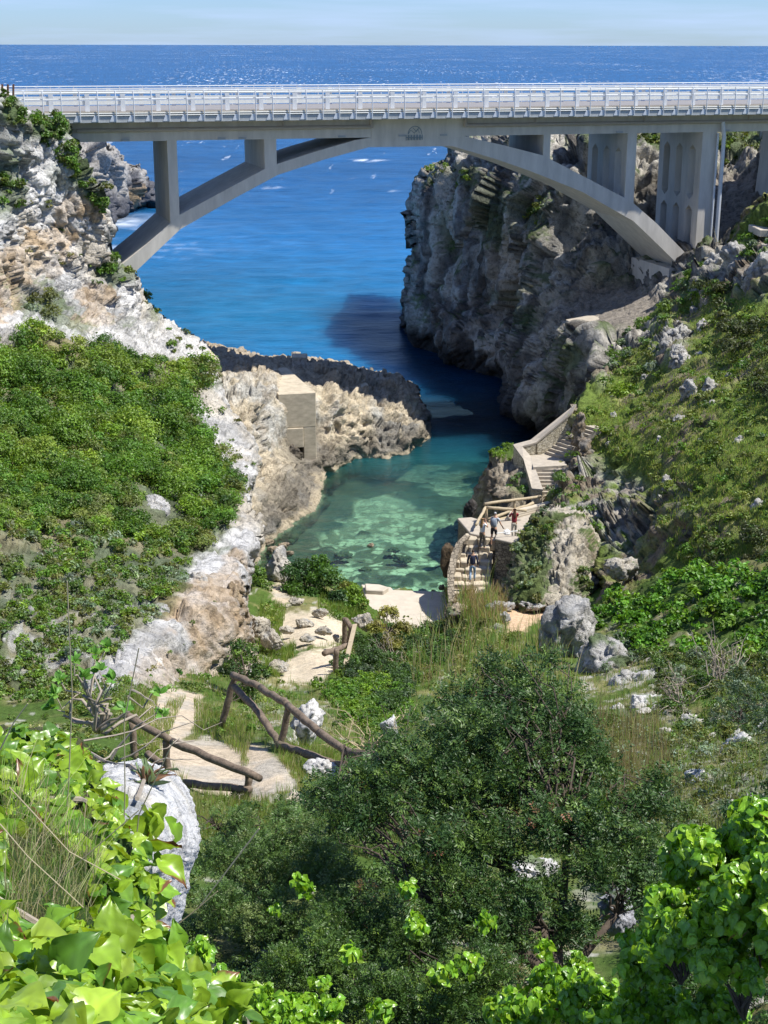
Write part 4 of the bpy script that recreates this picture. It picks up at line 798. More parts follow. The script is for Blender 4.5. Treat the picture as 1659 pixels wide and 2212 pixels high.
for a in [('bush', 670, 1262, 58, [(3, (.035, .085, .02)), (1, G_MID)], 'dark green tree-like bush at the edge of the cove, behind a brighter bush', 'bush', 70, .8, [(645, 1238, 46, 68.5), (700, 1246, 48, 67.5), (665, 1285, 46, 67), (628, 1270, 30, 68), (730, 1290, 32, 66.5), (690, 1215, 26, 68)]),
          ('bush', 755, 1290, 44, [(3, (.13, .25, .025)), (1, G_YEL), (.3, (.25, .2, .05))], 'rounded bright yellow-green bush beside the pale beach slab', 'bush', 67, .9, [(760, 1285, 36, 67), (775, 1305, 26, 66.5), (735, 1305, 28, 66.6), (745, 1270, 24, 67.3)]),
          ('bush', 835, 1335, 40, [(2, (.24, .25, .05)), (1, (.33, .27, .12))], 'yellowish half-bare bush in front of the beach slab', 'bush', 58, .9, [(838, 1328, 28, 59), (815, 1355, 26, 58), (865, 1360, 28, 57.5), (845, 1390, 30, 56)]),
          ('bush', 560, 1270, 40, [(2, (.08, .15, .025)), (1, G_YEL)], 'narrow green bush growing against the foot of the white cliff', 'bush', 67, 1.2, [(556, 1240, 24, 68), (562, 1270, 30, 67), (560, 1300, 26, 66)]),
          ('bush', 527, 1430, 58, [(3, (.06, .12, .02)), (1, G_YEL)], 'leafy dark green shrub standing behind the wooden fence corner', 'bush', 36, 1.0, [(525, 1415, 42, 37), (500, 1450, 30, 36), (560, 1455, 32, 36), (535, 1500, 38, 35), (520, 1545, 28, 34)])]:
    shrub(a[0], a[1], a[2], a[3], a[7], a[4], a[5], a[6], 500 + a[1] % 97, None, 4.2, 3.7, 12, a[8], balls=a[9])
scrub('scrub', S_gully, [[(770, 1400), (850, 1370), (900, 1380), (960, 1350), (1000, 1400), (900, 1480), (860, 1560), (760, 1490), (740, 1460)]], 130, (18, 38), [(3, (.06, .115, .025)), (2, (.05, .09, .03)), (1, G_MID)], 'dark green shrubs beside the lower wooden fence', 'scrub', 510, (), 2.7, 3.8)
scrub('scrub', S_gully, [[(640, 1480), (760, 1465), (860, 1490), (890, 1560), (850, 1600), (740, 1560), (700, 1500)]], 140, (16, 32), [(3, (.09, .19, .02)), (1.5, G_YEL), (1, G_MID)], 'bright green low thicket beside the fenced bend', 'scrub', 511, (), 2.8, 3.8, .5)
scrub('scrub', S_gully, [[(1270, 1330), (1330, 1260), (1500, 1240), (1659, 1260), (1740, 1300), (1740, 1440), (1600, 1430), (1400, 1400), (1290, 1390)]], 130, (18, 38), [(3, (.10, .24, .02)), (2, G_BRT), (1, G_YEL)], 'bright broad-leaved green shrubs spread over the bank behind the white boulder', 'scrub', 512, (), 2.6, 5.5, .7, M_leaf, .7)
scrub('scrub', S_gully, [[(1280, 1380), (1400, 1400), (1600, 1430), (1740, 1440), (1740, 1640), (1500, 1600), (1380, 1500), (1290, 1460)]], 170, (18, 36), [(3, (.08, .14, .025)), (2, G_OLV), (1, G_GREY), (1, G_MID)], 'darker green brush lower on the right bank under bare twigs', 'scrub', 513, [[(1330, 1440), (1430, 1440), (1430, 1560), (1330, 1560)]], 2.0, 4.2)
scrub('scrub', S_gully, [[(1300, 1550), (1700, 1640), (1700, 1760), (1500, 1800), (1400, 1900), (1280, 1800)]], 300, (12, 32), [(2, (.12, .20, .04)), (2, G_OLV), (1, G_GREY)], 'loose green plants among the rubble on the right', 'scrub', 514, (), 1.1, 4.6, .6)
scrub('scrub', S_gully, [[(880, 1340), (960, 1320), (1100, 1370), (1170, 1400), (1250, 1480), (1200, 1560), (1000, 1540), (900, 1480), (860, 1400)]], 130, (12, 28), [(2, (.14, .20, .04)), (2, (.26, .24, .10)), (1, G_OLV)], 'olive scrub between the reeds in the gully', 'scrub', 515, (), 1.4, 4.0)
scrub('scrub', S_gully, [[(150, 1480), (260, 1500), (330, 1600), (330, 1690), (150, 1650)], [(100, 1300), (220, 1320), (240, 1460), (120, 1460)]], 60, (16, 30), [(2, (.11, .18, .035)), (2, (.24, .24, .05)), (1, G_MID)], 'yellow-flecked green scrub above the near fence', 'scrub', 516, (), 1.6, 4.0)
REED = [[(940, 1300), (1060, 1290), (1100, 1360), (1180, 1390), (1250, 1480), (1230, 1560), (1050, 1480), (900, 1500), (870, 1440)]]
grass('reed_bed', S_gully, REED, 1500, 1.7, [(4, (.22, .36, .08)), (2, (.34, .38, .14)), (2, (.45, .37, .22))], 'tall pale green reeds filling the gully in front of the stone steps', 520, 2.0, (), 'stuff', .55, 'reeds', seg=5)
grass('dry_reeds', S_gully, [[(1200, 1560), (1420, 1560), (1460, 1700), (1420, 1800), (1250, 1800)]], 1900, 1.1, [(3, (.36, .29, .17)), (1, (.22, .26, .08)), (1, (.25, .18, .10))], 'thin brown and green reed stalks standing on the right bank', 521, 1.8, (), 'stuff', .3, 'reeds', seg=4)
grass('dry_grass', S_gully, [[(960, 1270), (1100, 1290), (1090, 1350), (960, 1340)]], 2600, .7, [(3, (.40, .29, .16)), (1, (.25, .25, .08))], 'dry brown grass at the foot of the stone steps', 522, 1.7, (), 'stuff', .6)
FG = [[(430, 1780), (640, 1760), (760, 1700), (900, 1560), (1250, 1540), (1330, 1700), (1420, 1780), (1420, 2280), (330, 2280), (400, 1900)], [(1380, 1780), (1720, 1700), (1720, 2300), (1380, 2300)]]
scrub('undergrowth', S_gully, FG, 330, (36, 78), [(3, (.035, .085, .02)), (2, (.06, .125, .02)), (1.4, (.10, .16, .03)), (.8, (.022, .055, .018))], 'dark tangled undergrowth filling the gully below the mastic tree', 'undergrowth', 540, [[(1090, 1830), (1250, 1830), (1250, 1900), (1090, 1900)]], 1.5, 5.5, .8, M_leafg, .45, sub=11)
scrub('scrub', S_gully, [[(250, 1470), (480, 1440), (430, 1500), (340, 1500), (330, 1560), (260, 1560)], [(730, 1570), (860, 1560), (900, 1660), (800, 1700), (720, 1640)], [(440, 1560), (470, 1540), (520, 1590), (500, 1620)], [(430, 1730), (640, 1740), (620, 1790), (440, 1780)]], 80, (12, 26), [(2, (.13, .24, .03)), (2, (.20, .26, .06)), (1, G_MID)], 'fresh green weeds around the wooden fences', 'weeds', 541, (), 1.5, 4.0, .6)
grass('grass', S_gully, [[(250, 1450), (560, 1330), (900, 1330), (1260, 1400), (1700, 1440), (1700, 1800), (1300, 1900), (420, 1830)]], 42000, .34, [(3, (.24, .36, .06)), (2, (.35, .36, .14)), (1.5, (.42, .35, .20)), (1, (.12, .22, .04))], 'mixed green and dry grass between the rocks and bushes of the gully', 482, 1.6, PATHP)
for S_, n_, sd in ((S_gully, 60, 543), (S_left, 60, 544)):
    scrub('scrub', S_, [[(-60, 1450), (150, 1470), (290, 1490), (300, 1560), (250, 1600), (-60, 1600)]], n_, (12, 26), [(2, (.13, .24, .03)), (2, (.20, .26, .06)), (1, G_MID), (.5, DRYC)], 'olive weeds behind the near ivy on the left' if sd == 543 else 'green weeds at the bottom of the left slope', 'weeds', sd, (), 1.8, 4.0, .6)
# bare twiggy bushes
def twigs(name, u, v, rpx, D, n, label, seed, mat=None, spread=1.0):
    rng = np.random.default_rng(seed); c = P(u, v, D); R = rpx * D / FPX; bs = c - np.array([0, 0, R]); m = MB()
    for k in range(n):
        d = udir(rng, 1, .1)[0] * np.array([spread, spread, 1.2]); t = bs + d * R * rng.uniform(1.0, 2.0); branchy(m, rng, bs, [t], R * .022 + .006, seg=4, kink=.2)
        for j in range(3): q = bs + (t - bs) * rng.uniform(.4, .8); branchy(m, rng, q, [q + (udir(rng, 1, -.1)[0] + d * .4) * R * .6], R * .010 + .004, seg=3, kink=.2)
    return tag(m.build(name, mat or M_barkg), label, 'bush')
twigs('bare_bush', 1560, 1440, 85, 36, 26, 'leafless pale grey bush of tangled twigs on the right bank', 530)
twigs('bare_bush', 1470, 1480, 60, 34, 14, 'smaller leafless bush left of the tangled one on the right bank', 533)
twigs('bare_bush', 800, 1575, 62, 27, 16, 'dry straw-coloured bush beside the fence', 531, mat_surface('dry_twigs', (.46, .37, .23), .9, 8, .8, 1.1, .2, .01, 20), 1.6)
twigs('bare_bush', 850, 1400, 45, 55, 14, 'grey leafless shrub below the yellowish bush', 532)
# ------------------------------------------------------------------ near ground vegetation and rocks
# dark mastic tree
def sprigs(B, rng, c, d, L, col):
    """compound leaves: 4 leaflet pairs along a stalk of length L starting at c in direction d"""
    n = len(c); d = d / np.linalg.norm(d, axis=1, keepdims=True); up = rng.normal(size=(n, 3)) * .5 + np.array([0, -.3, 1.]); s = np.cross(d, up); s /= np.linalg.norm(s, axis=1, keepdims=True) + 1e-9; nr = np.cross(s, d)
    for k in range(4):
        for sg in (-1, 1):
            q = c + d * (L * (.25 + .22 * k)) [:, None] + s * sg * (L * .20)[:, None] - nr * 0.0; dr = d * .55 + s * sg
            B.add(q, nr + .35 * rng.normal(size=(n, 3)), L * .21 * rng.uniform(.8, 1.15, n), .36, col * rng.uniform(.7, 1.35, (n, 1)), rng, .15, dr)
def bigcrown(B, rng, c, R, n, L, pal, sub=16, zlo=-.6):
    R = np.asarray(R, float); c = np.asarray(c, float); sub = int(sub * 2.2); d = udir(rng, sub, zlo); cc = c + d * R * rng.uniform(.25, 1.05, (sub, 1)); rr = R.mean() * rng.uniform(.10, .30, sub)
    k = rng.integers(0, sub, n); e = udir(rng, n, -.8); p = cc[k] + e * rr[k][:, None] * rng.random((n, 1)) ** .5 * np.array([1.25, 1.25, .8]); sc = rng.random(n) < .28; p[sc] = (c + udir(rng, n, -.8) * R * rng.uniform(.2, 1.12, (n, 1)))[sc]; tone = pick(rng, pal, sub) * rng.uniform(.8, 1.2, (sub, 1))
    sprigs(B, rng, p, e + .5 * rng.normal(size=(n, 3)) + np.array([0, 0, .3]), L * rng.uniform(.7, 1.2, n), tone[k])
    return cc
rng = np.random.default_rng(77)
tb = P(1200, 2120, 10.6)
tree = empty('mastic_tree', tb, 'large dark green mastic tree with twisted trunks in the foreground', 'tree')
B = Leaves(); tips = []
PALD = [(3, (.042, .09, .022)), (2.2, (.062, .12, .03)), (1.2, (.11, .18, .035)), (.08, (.25, .12, .06))]
BALLS = [(1050, 1590, 150, 12.4), (930, 1660, 125, 12.2), (1170, 1560, 120, 12.6), (1110, 1500, 90, 12.9), (1010, 1520, 70, 12.9), (1230, 1590, 90, 12.3), (1270, 1660, 90, 12.0), (850, 1720, 110, 11.8), (1000, 1730, 120, 11.8), (1140, 1700, 120, 11.8), (760, 1770, 85, 11.6), (1290, 1770, 95, 11.4), (1390, 1750, 70, 11.6), (1370, 1840, 70, 11.2), (940, 1850, 110, 11.2), (1060, 1830, 80, 11.3), (1030, 1960, 85, 10.9), (850, 1640, 60, 12.2), (790, 1690, 60, 12), (1180, 1430, 36, 13), (1060, 1440, 40, 13), (1180, 1800, 90, 11.3), (1290, 1880, 80, 11), (1150, 1930, 70, 10.9), (1380, 1920, 60, 11), (1100, 2020, 70, 10.7), (960, 2000, 80, 10.8), (1240, 2010, 70, 10.8), (1420, 1700, 50, 11.9), (700, 1720, 60, 12)]
for (u, v, r, D) in BALLS:
    R = r * D / FPX; cc = bigcrown(B, rng, P(u, v, D), (R, R * .9, R * .85), int(r * r * .056), .105, PALD, 18); tips += list(cc[::3])
B.build('foliage', M_leafg, tree)
m = MB(); forks = [P(1173, 2012, 10.8), P(1215, 1960, 11.0), P(1333, 1974, 10.9), P(1100, 1880, 11.3), P(955, 1955, 11), P(1227, 1800, 11.4)]
m.tube([tb - np.array([0, 0, .3]), tb + np.array([0, 0, .1]), forks[0]], [.075, .065, .045], 8); m.tube([tb, forks[0] * .5 + forks[1] * .5 + np.array([.03, 0, 0]), forks[1], forks[5]], [.07, .05, .04, .025], 8); m.tube([tb, tb * .5 + forks[2] * .5 + np.array([0, 0, -.04]), forks[2]], [.05, .04, .025], 8); m.tube([forks[0], forks[3]], [.055, .035], 7); m.tube([tb, tb * .5 + forks[4] * .5 + np.array([0, 0, .1]), forks[4]], [.06, .045, .03], 7)
for t in tips[::2]:
    k = min(range(6), key=lambda i: np.linalg.norm(forks[i] - t)); branchy(m, rng, forks[k], [t], .014, seg=5, kink=.25)
m.build('trunk', M_bark, tree, True)
# lower shrubs of the foreground gully
def sprig_shrub(name, balls, pal, label, cat, seed, L=.08, dens=.12, mat=None, sub=16):
    rng = np.random.default_rng(seed); B = Leaves(); b0 = P(*balls[0][:2], balls[0][3]); bs = b0 - np.array([0, 0, balls[0][2] * balls[0][3] / FPX * 1.2]); root = empty(name, bs, label, cat); m = MB()
    for (u, v, r, D) in balls:
        R = r * D / FPX; cc = bigcrown(B, rng, P(u, v, D), (R, R, R * .9), int(r * r * dens), L, pal, sub); branchy(m, rng, bs, list(cc[::9]), .011, seg=5, kink=.2)
    B.build('foliage', mat or M_leafg, root); m.build('stem', M_bark, root); return root
PALM = [(3, (.075, .14, .03)), (2, (.09, .16, .035)), (1.4, (.15, .20, .06)), (.03, (.2, .13, .06))]
sprig_shrub('mastic_shrub', [(570, 1880, 110, 12.6), (480, 1860, 70, 13), (650, 1830, 90, 12.8), (700, 1900, 100, 12.2), (480, 1960, 80, 12), (590, 1990, 100, 11.6), (520, 1790, 50, 13.2), (620, 1770, 50, 13.4)], PALM, 'dense dark green shrub filling the gully right of the white boulder', 'shrub', 601, .075, .12)
sprig_shrub('mastic_shrub', [(760, 2000, 110, 11.2), (880, 2060, 110, 10.8), (700, 2090, 100, 10.5), (820, 2160, 110, 10), (960, 2160, 100, 9.8), (620, 2090, 70, 10.5), (1060, 2110, 80, 10)], [(3, (.05, .105, .02)), (1.4, (.09, .16, .03)), (.6, (.15, .24, .03)), (.03, (.2, .13, .06))], 'very dark shrub at the foot of the large mastic tree', 'shrub', 602, .075, .12)
sprig_shrub('mastic_shrub', [(720, 1700, 46, 14), (770, 1660, 40, 15), (690, 1740, 40, 13.6), (850, 1600, 42, 16), (900, 1560, 40, 17)], [(3, (.05, .11, .02)), (1, (.10, .17, .03))], 'lighter green shrub between the fence and the dark tree', 'shrub', 603, .07, .10)
sprig_shrub('mastic_shrub', [(470, 1760, 34, 17), (540, 1755, 36, 17), (600, 1780, 34, 16), (430, 1790, 30, 16)], [(3, (.09, .17, .035)), (2, (.16, .20, .06))], 'low green shrub right below the end of the near fence', 'shrub', 604, .06, .09)
sprig_shrub('mastic_shrub', [(1600, 1500, 60, 24), (1640, 1560, 60, 22), (1560, 1550, 40, 23), (1700, 1520, 60, 23)], [(3, (.03, .065, .025)), (1, (.06, .10, .03))], 'dark shadowy shrub at the right edge above the rubble', 'shrub', 605, .10, .06)

# ivy: folded, pointed leaves
def leaf_template(kind='ivy'):
    if kind == 'ivy': T = [(0, .05), (.04, .22), (.10, .34), (.20, .43), (.32, .45), (.45, .40), (.58, .31), (.70, .22), (.82, .13), (.92, .06), (1.0, .005)]
    else: T = [(0, .03), (.15, .2), (.4, .3), (.7, .24), (1., .02)]
    v = []
    for t, w in T:
        for k in (-1, -.7, -.35, 0, .35, .7, 1): v.append((t - (.10 * abs(k) if t < .1 else 0), k * w, abs(k) * .22 * w * 1.6 - .35 * t * t + .05 * math.sin(5 * t) * k))
    f = []; n = len(T)
    for i in range(n - 1):
        for k in range(6): a = i * 7 + k; f.append((a, a + 7, a + 8, a + 1))
    return np.array(v), np.array(f)
TIV, FIV = leaf_template(); TOV, FOV = leaf_template('oval')
def put_leaves(c, d, nr, L, col, rng, T=TIV, F=FIV, brown=.06, wid=1.0):
    n = len(c); d = d / np.linalg.norm(d, axis=1, keepdims=True); nr = nr - d * np.sum(nr * d, 1, keepdims=True); nr /= np.linalg.norm(nr, axis=1, keepdims=True) + 1e-9; s = np.cross(nr, d)
    t = np.broadcast_to(T, (n,) + T.shape).copy(); curl = rng.uniform(.2, 1.35, (n, 1)); t[..., 2] = t[..., 2] * curl; t[..., 1] *= rng.uniform(.8, 1.15, (n, 1)) * wid; t[..., 1] += rng.uniform(-.15, .15, (n, 1)) * t[..., 0] ** 2; t[..., 2] += rng.normal(0, .03, t.shape[:2])
    L = np.broadcast_to(L, (n,))[:, None, None]; v = c[:, None] + L * (t[..., 0:1] * d[:, None] + t[..., 1:2] * s[:, None] + t[..., 2:3] * nr[:, None])
    cc = np.repeat(col[:, None], T.shape[0], 1) * (1 + .30 * (np.abs(T[None, :, 1:2]) < .01) + .10 * np.sin(T[None, :, 0:1] * 26 - np.abs(T[None, :, 1:2]) * 20) + .05 * rng.normal(size=(n, T.shape[0], 1))); bm = (rng.random(n) < brown)[:, None] & ((T[None, :, 0] + T[None, :, 1] * rng.choice([-1, 1], (n, 1))) > .75); cc = np.where(bm[..., None], np.array((.20, .085, .03)), cc)
    f = (F[None] + (np.arange(n) * T.shape[0])[:, None, None]).reshape(-1, 4); return v.reshape(-1, 3), f, cc.reshape(-1, 3)
def leafmesh(name, parts, mat, parent):
    vs, fs, cs = [], [], []; o = 0
    for v, f, c in parts: vs.append(v); fs.append(f + o); cs.append(c); o += len(v)
    return npmesh(name, np.concatenate(vs), np.concatenate(fs), mat, parent, np.concatenate(cs), True)
# white boulder on the left and the bank that carries the ivy
FRK = [(225, 1655), (260, 1650), (300, 1640), (345, 1655), (380, 1672), (408, 1710), (420, 1760), (432, 1810), (428, 1840), (410, 1880), (402, 1930), (388, 1990), (372, 2025), (330, 2080), (220, 2100), (180, 1900), (190, 1720)]
frd = rock_disp((.9, .05), (.28, .028), (.09, .011), 1, 301)
def frk_col(p, n, u, v, D):
    a = fbm(p * 4, 4, 303); b = fbm(p * 16, 3, 307); c = mixc(np.broadcast_to(np.array((.82, .80, .76)), p.shape), (.42, .44, .45), sstep(a + .4 * b, .12, .35) * .8); return mixc(c, (.62, .55, .40), sstep(vnoise(p * 7, 9), .4, .8) * .5)
S_bould = Sheet('boulder', FRK, [(225, 1655, 4.5), (340, 1655, 4.7), (420, 1760, 4.4), (430, 1830, 4.1), (400, 1930, 4.0), (370, 2030, 3.9), (300, 1750, 3.7), (300, 1900, 3.5), (200, 1900, 3.3), (220, 2100, 3.3)], 3, frd, frk_col, M_rockn, back=.02, margin=50, rnd=45, rdep=.4, jag=4, kind=None, label='large white weathered boulder in the left foreground, half covered by ivy', cat='boulder')
BKP = [(-300, 1570), (60, 1572), (130, 1582), (190, 1610), (215, 1680), (260, 1760), (300, 1880), (330, 2000), (420, 2100), (520, 2180), (640, 2300), (640, 2600), (-300, 2600)]
S_bank = Sheet('bank', BKP, [(-300, 1570, 3.6), (100, 1575, 3.9), (200, 1650, 3.6), (300, 1880, 3.0), (0, 1900, 2.5), (0, 2200, 1.75), (330, 2100, 2.6), (640, 2300, 2.3), (0, 2600, 1.2), (640, 2600, 1.6), (-300, 2600, 1.0), (300, 2300, 1.8)], 6, rock_disp((.5, .04), (.2, .02), (.07, .008), 1, 311), lambda p, n, u, v, D: mixc(np.broadcast_to(np.array((.05, .09, .02)), p.shape), (.12, .12, .05), sstep(fbm(p * 6, 3, 5), 0, .4)), M_rockn, back=.02, margin=40)
def ivy_on(rng, pts, sheet, Ls, off, pal, brown=.06, face=(.15, -.35, .8)):
    u, v = pts[:, 0], pts[:, 1]; p, nr = sheet.at(u, v); n = len(pts); o = rng.uniform(*off, (n, 1)); cd = np.array([0, 0, CAMZ]) - p; cd /= np.linalg.norm(cd, axis=1, keepdims=True)
    c = p + cd * o; nn = np.array(face) + .5 * rng.normal(size=(n, 3)) + .4 * nr; d = rng.normal(size=(n, 3)) * .8 + np.array([.35, -.35, -.35]); col = pick(rng, pal, n) * rng.uniform(.75, 1.2, (n, 1)); return put_leaves(c, d, nn, rng.uniform(*Ls, n), col, rng, brown=brown)
rng = np.random.default_rng(901)
ivy = empty('ivy_vine', P(150, 2100, 1.9), 'bright yellow-green ivy with glossy pointed leaves close to the viewer, spilling over the boulder', 'ivy')
IV1 = [[(-120, 1575), (40, 1570), (120, 1600), (170, 1650), (190, 1710), (215, 1780), (235, 1830), (250, 1920), (270, 2000), (320, 2080), (300, 2250), (-120, 2250)]]
PIV = [(4, (.24, .38, .025)), (2, (.17, .32, .025)), (1.2, (.31, .44, .04)), (1.2, (.10, .22, .025))]
gz = [[(0, 1790), (110, 1800), (200, 1870), (180, 1990), (60, 2010), (0, 2000)]]
parts = [ivy_on(rng, rand_in(rng, IV1, 780, gz), S_bank, (.04, .068), (.0, .12), PIV), ivy_on(rng, rand_in(rng, [[(40, 1572), (130, 1580), (195, 1615), (222, 1690), (265, 1770), (300, 1880), (322, 2000), (380, 2080), (300, 2100), (250, 1900), (190, 1760), (120, 1650)]], 330), S_bank, (.03, .05), (.0, .06), PIV), ivy_on(rng, rand_in(rng, [[(-100, 1590), (60, 1590), (130, 1620), (160, 1660), (120, 1700), (-100, 1680)]], 60), S_bank, (.05, .075), (.03, .16), PIV),
         ivy_on(rng, rand_in(rng, [[(0, 2060), (150, 1980), (300, 2000), (400, 2100), (480, 2212), (0, 2260)]], 110), S_bank, (.05, .08), (.08, .4), PIV, .1),
         ivy_on(rng, rand_in(rng, [[(300, 1990), (380, 2050), (460, 2110), (560, 2160), (620, 2250), (300, 2250)]], 200), S_bank, (.045, .07), (.0, .2), PIV)]
q = rand_in(rng, [[(215, 1690), (300, 1760), (330, 1850), (345, 1960), (260, 2040), (220, 1900)]], 26); parts.append(ivy_on(rng, q, S_bould, (.05, .08), (.03, .2), PIV, .2))
q = rand_in(rng, [[(300, 1740), (400, 1750), (395, 1800), (350, 1900), (370, 1960), (300, 1990)]], 13); parts.append(ivy_on(rng, q, S_bould, (.07, .10), (.08, .3), PIV, .5))
leafmesh('foliage', parts, M_ivy, ivy)
m = MB()
for pts in ([(150, 1600), (230, 1620), (290, 1660), (320, 1690), (300, 1740)], [(60, 2212), (200, 2120), (270, 2040), (300, 1960)], [(380, 2230), (420, 2130), (430, 2060)], [(100, 1720), (180, 1740), (240, 1790)], [(560, 2230), (520, 2150), (490, 2120)], [(0, 1960), (120, 2030), (200, 2120)]):
    w = []
    for (u, v) in pts: sh = S_bould if 225 < u < 420 and v < 1900 else S_bank; p, n_ = sh.at(u, v); w.append(p + np.array([0, -.05, .04]))
    m.tube(w, [.007] * len(w), 6)
m.build('stem', M_barkg, ivy)
# small ivy shoots and bright leaves in the gully bottom
def ivy_mound(name, balls, label, seed, Ls, n, pal, mat=None):
    rng = np.random.default_rng(seed); root = empty(name, P(balls[0][0], balls[0][1] + balls[0][2], balls[0][3]), label, 'ivy'); parts = []; tot = sum(b[2] ** 2 for b in balls); m = MB()
    for (u, v, r, D) in balls:
        k = int(n * r * r / tot); R = r * D / FPX; c = P(u, v, D); sub = 26; sd = udir(rng, sub, -.5); cc = c + sd * R * rng.uniform(.45, .95, (sub, 1)); j = rng.integers(0, sub, k); e = udir(rng, k, -.6)
        p = cc[j] + e * R * .27 * rng.random((k, 1)) ** .3; nn = e * .6 + sd[j] * .4 + np.array([.1, -.35, .45]) + .35 * rng.normal(size=(k, 3)); d = rng.normal(size=(k, 3)) * .5 + np.array([0, -.35, -.7]); col = pick(rng, pal, k) * rng.uniform(.7, 1.25, (k, 1)); parts.append(put_leaves(p, d, nn, rng.uniform(*Ls, k), col, rng, brown=.01))
        branchy(m, rng, c - np.array([0, 0, R * 1.3]), list(cc[::4]), .012, seg=4)
    leafmesh('foliage', parts, mat or M_ivy, root)
    if name != 'ivy_shoots': m.build('stem', M_bark, root)
    return root
PB = [(3, (.21, .40, .02)), (2, (.14, .31, .02)), (1, (.29, .46, .03))]
ivy_mound('ivy_mound', [(1560, 1900, 150, 8), (1640, 1780, 90, 8.2), (1480, 2010, 120, 7.8), (1620, 2060, 150, 7.4), (1400, 2070, 90, 8), (1690, 1950, 150, 7.4), (1480, 1860, 60, 8.3), (1700, 1850, 90, 7.8)], 'big mound of vivid green ivy on the right edge of the picture', 911, (.055, .085), 9500, PB)
ivy_mound('ivy_mound', [(1260, 2170, 100, 8.6), (1180, 2130, 60, 9), (1130, 2200, 80, 8.6), (1400, 2190, 100, 8), (1540, 2220, 100, 7.6), (1330, 2240, 90, 7.6)], 'low bright ivy along the bottom edge below the mastic tree', 912, (.05, .08), 2400, PB)
ivy_mound('ivy_mound', [(480, 2120, 50, 8), (560, 2180, 70, 8), (640, 2200, 60, 8.2), (430, 2060, 40, 8), (700, 2190, 50, 8.4)], 'low green ivy between the near vine and the dark shrub', 913, (.045, .07), 1500, PB)
ivy_mound('ivy_shoots', [(660, 1915, 26, 11), (640, 1900, 18, 11), (690, 2120, 28, 9.6), (900, 2000, 34, 10.2), (1010, 2080, 34, 9.6), (1120, 1960, 24, 11), (880, 1920, 24, 10.5), (1080, 2180, 40, 9), (760, 2060, 26, 9.4), (960, 2100, 30, 9.2), (820, 2180, 34, 8.8), (1050, 1990, 26, 10), (1180, 2050, 26, 9.8), (600, 1960, 16, 11), (1250, 2080, 30, 9.8)], 'scattered bright green ivy shoots glowing inside the dark shrubs', 914, (.05, .08), 760, PB)
# fig sapling with bare grey branches above the near ivy
rng = np.random.default_rng(921); fb = P(215, 1580, 17); fig = empty('fig_sapling', fb, 'young fig tree with crooked grey branches and lobed leaves left of the path', 'tree'); m = MB(); parts = []
for (u, v) in [(160, 1430), (205, 1415), (230, 1400), (120, 1500), (245, 1470), (215, 1450), (180, 1465), (350, 1545), (345, 1500), (110, 1530), (270, 1530), (130, 1470)]:
    t = P(u, v, 17 + rng.uniform(-.6, .6)); branchy(m, rng, fb, [t], .03, seg=6, kink=.35); k = 9; d = udir(rng, k, -.1) + np.array([0, -.2, .3]); parts.append(put_leaves(np.repeat(t[None], k, 0) + d * .02, d, np.repeat(np.array([[.1, -.4, .8]]), k, 0) + .3 * rng.normal(size=(k, 3)), rng.uniform(.08, .14, k), pick(rng, [(2, (.12, .28, .04)), (1, (.16, .32, .05))], k), rng, TOV, FOV, 0, 1.2))
m.build('trunk', M_barkg, fig, True); leafmesh('foliage', parts, M_leaf, fig)
# pale dead twigs lying across the boulder top and thin straws
rng = np.random.default_rng(931); m = MB()
for (a, b, r) in [((260, 1640, 14), (430, 1555, 14), .010), ((180, 1600, 13), (480, 1560, 14), .008), ((240, 1640, 14), (345, 1520, 14), .012), ((285, 1490, 14), (345, 1530, 14), .010), ((200, 1650, 12), (340, 1600, 13), .008), ((330, 1650, 13), (420, 1640, 13), .008), ((420, 1600, 13), (300, 1655, 12), .006)]:
    branchy(m, rng, P(*a), [P(*b)], r * 1.4, seg=5, kink=.15)
tag(m.build('dead_branch', M_barkg), 'pale dead branches lying above the white boulder', 'branch')
m = MB()
for (pts, D) in [([(130, 1900), (148, 1700), (156, 1500), (150, 1380), (145, 1255)], 3.0), ([(265, 1900), (270, 1700), (268, 1560), (300, 1400)], 3.2), ([(275, 2080), (285, 1900), (300, 1760), (375, 1600)], 3.2), ([(0, 1780), (60, 1850), (180, 1960)], 2.2), ([(20, 1700), (150, 1840), (260, 1900)], 2.4), ([(30, 2000), (150, 1880), (300, 1750)], 2.4), ([(380, 2000), (430, 1960), (470, 1925)], 3.2), ([(560, 1790), (430, 1960)], 9), ([(0, 1620), (30, 1560), (60, 1520)], 2.5)]:
    m.tube([P(u, v, D) for u, v in pts], [.0016 * D / 2.5] + [.0012 * D / 2.5] * (len(pts) - 1), 5)
tag(m.build('straw', mat_surface('straw', (.42, .36, .22), .8, 8, .8, 1.1, .1, .01, 20)), 'thin dry straws rising in front of the left foreground', 'grass', kind='stuff')
rng = np.random.default_rng(941)
grass('near_grass', S_bank, [[(0, 1780), (120, 1790), (210, 1860), (200, 2000), (0, 2030)], [(0, 1660), (100, 1700), (160, 1780), (0, 1800)]], 1500, .16, [(2, (.36, .36, .16)), (2, (.18, .30, .06)), (2, (.50, .42, .26))], 'matted green and straw grass between the ivy leaves in the left foreground', 942, 3.2, (), 'stuff', .9)
# spiky rosette on the boulder
p, n_ = S_bould.at(315, 1700); k = 22; d = udir(rng, k, .1); v, f, c = put_leaves(np.repeat(p[None], k, 0), d, udir(rng, k, .2), rng.uniform(.05, .10, k), pick(rng, [(2, (.20, .28, .14)), (1, (.28, .16, .10))], k), rng, TOV, FOV, 0, .35)
tag(npmesh('rosette_plant', v, f, M_leaf, None, c, True), 'small spiky grey-green rosette plant on the white boulder', 'plant')
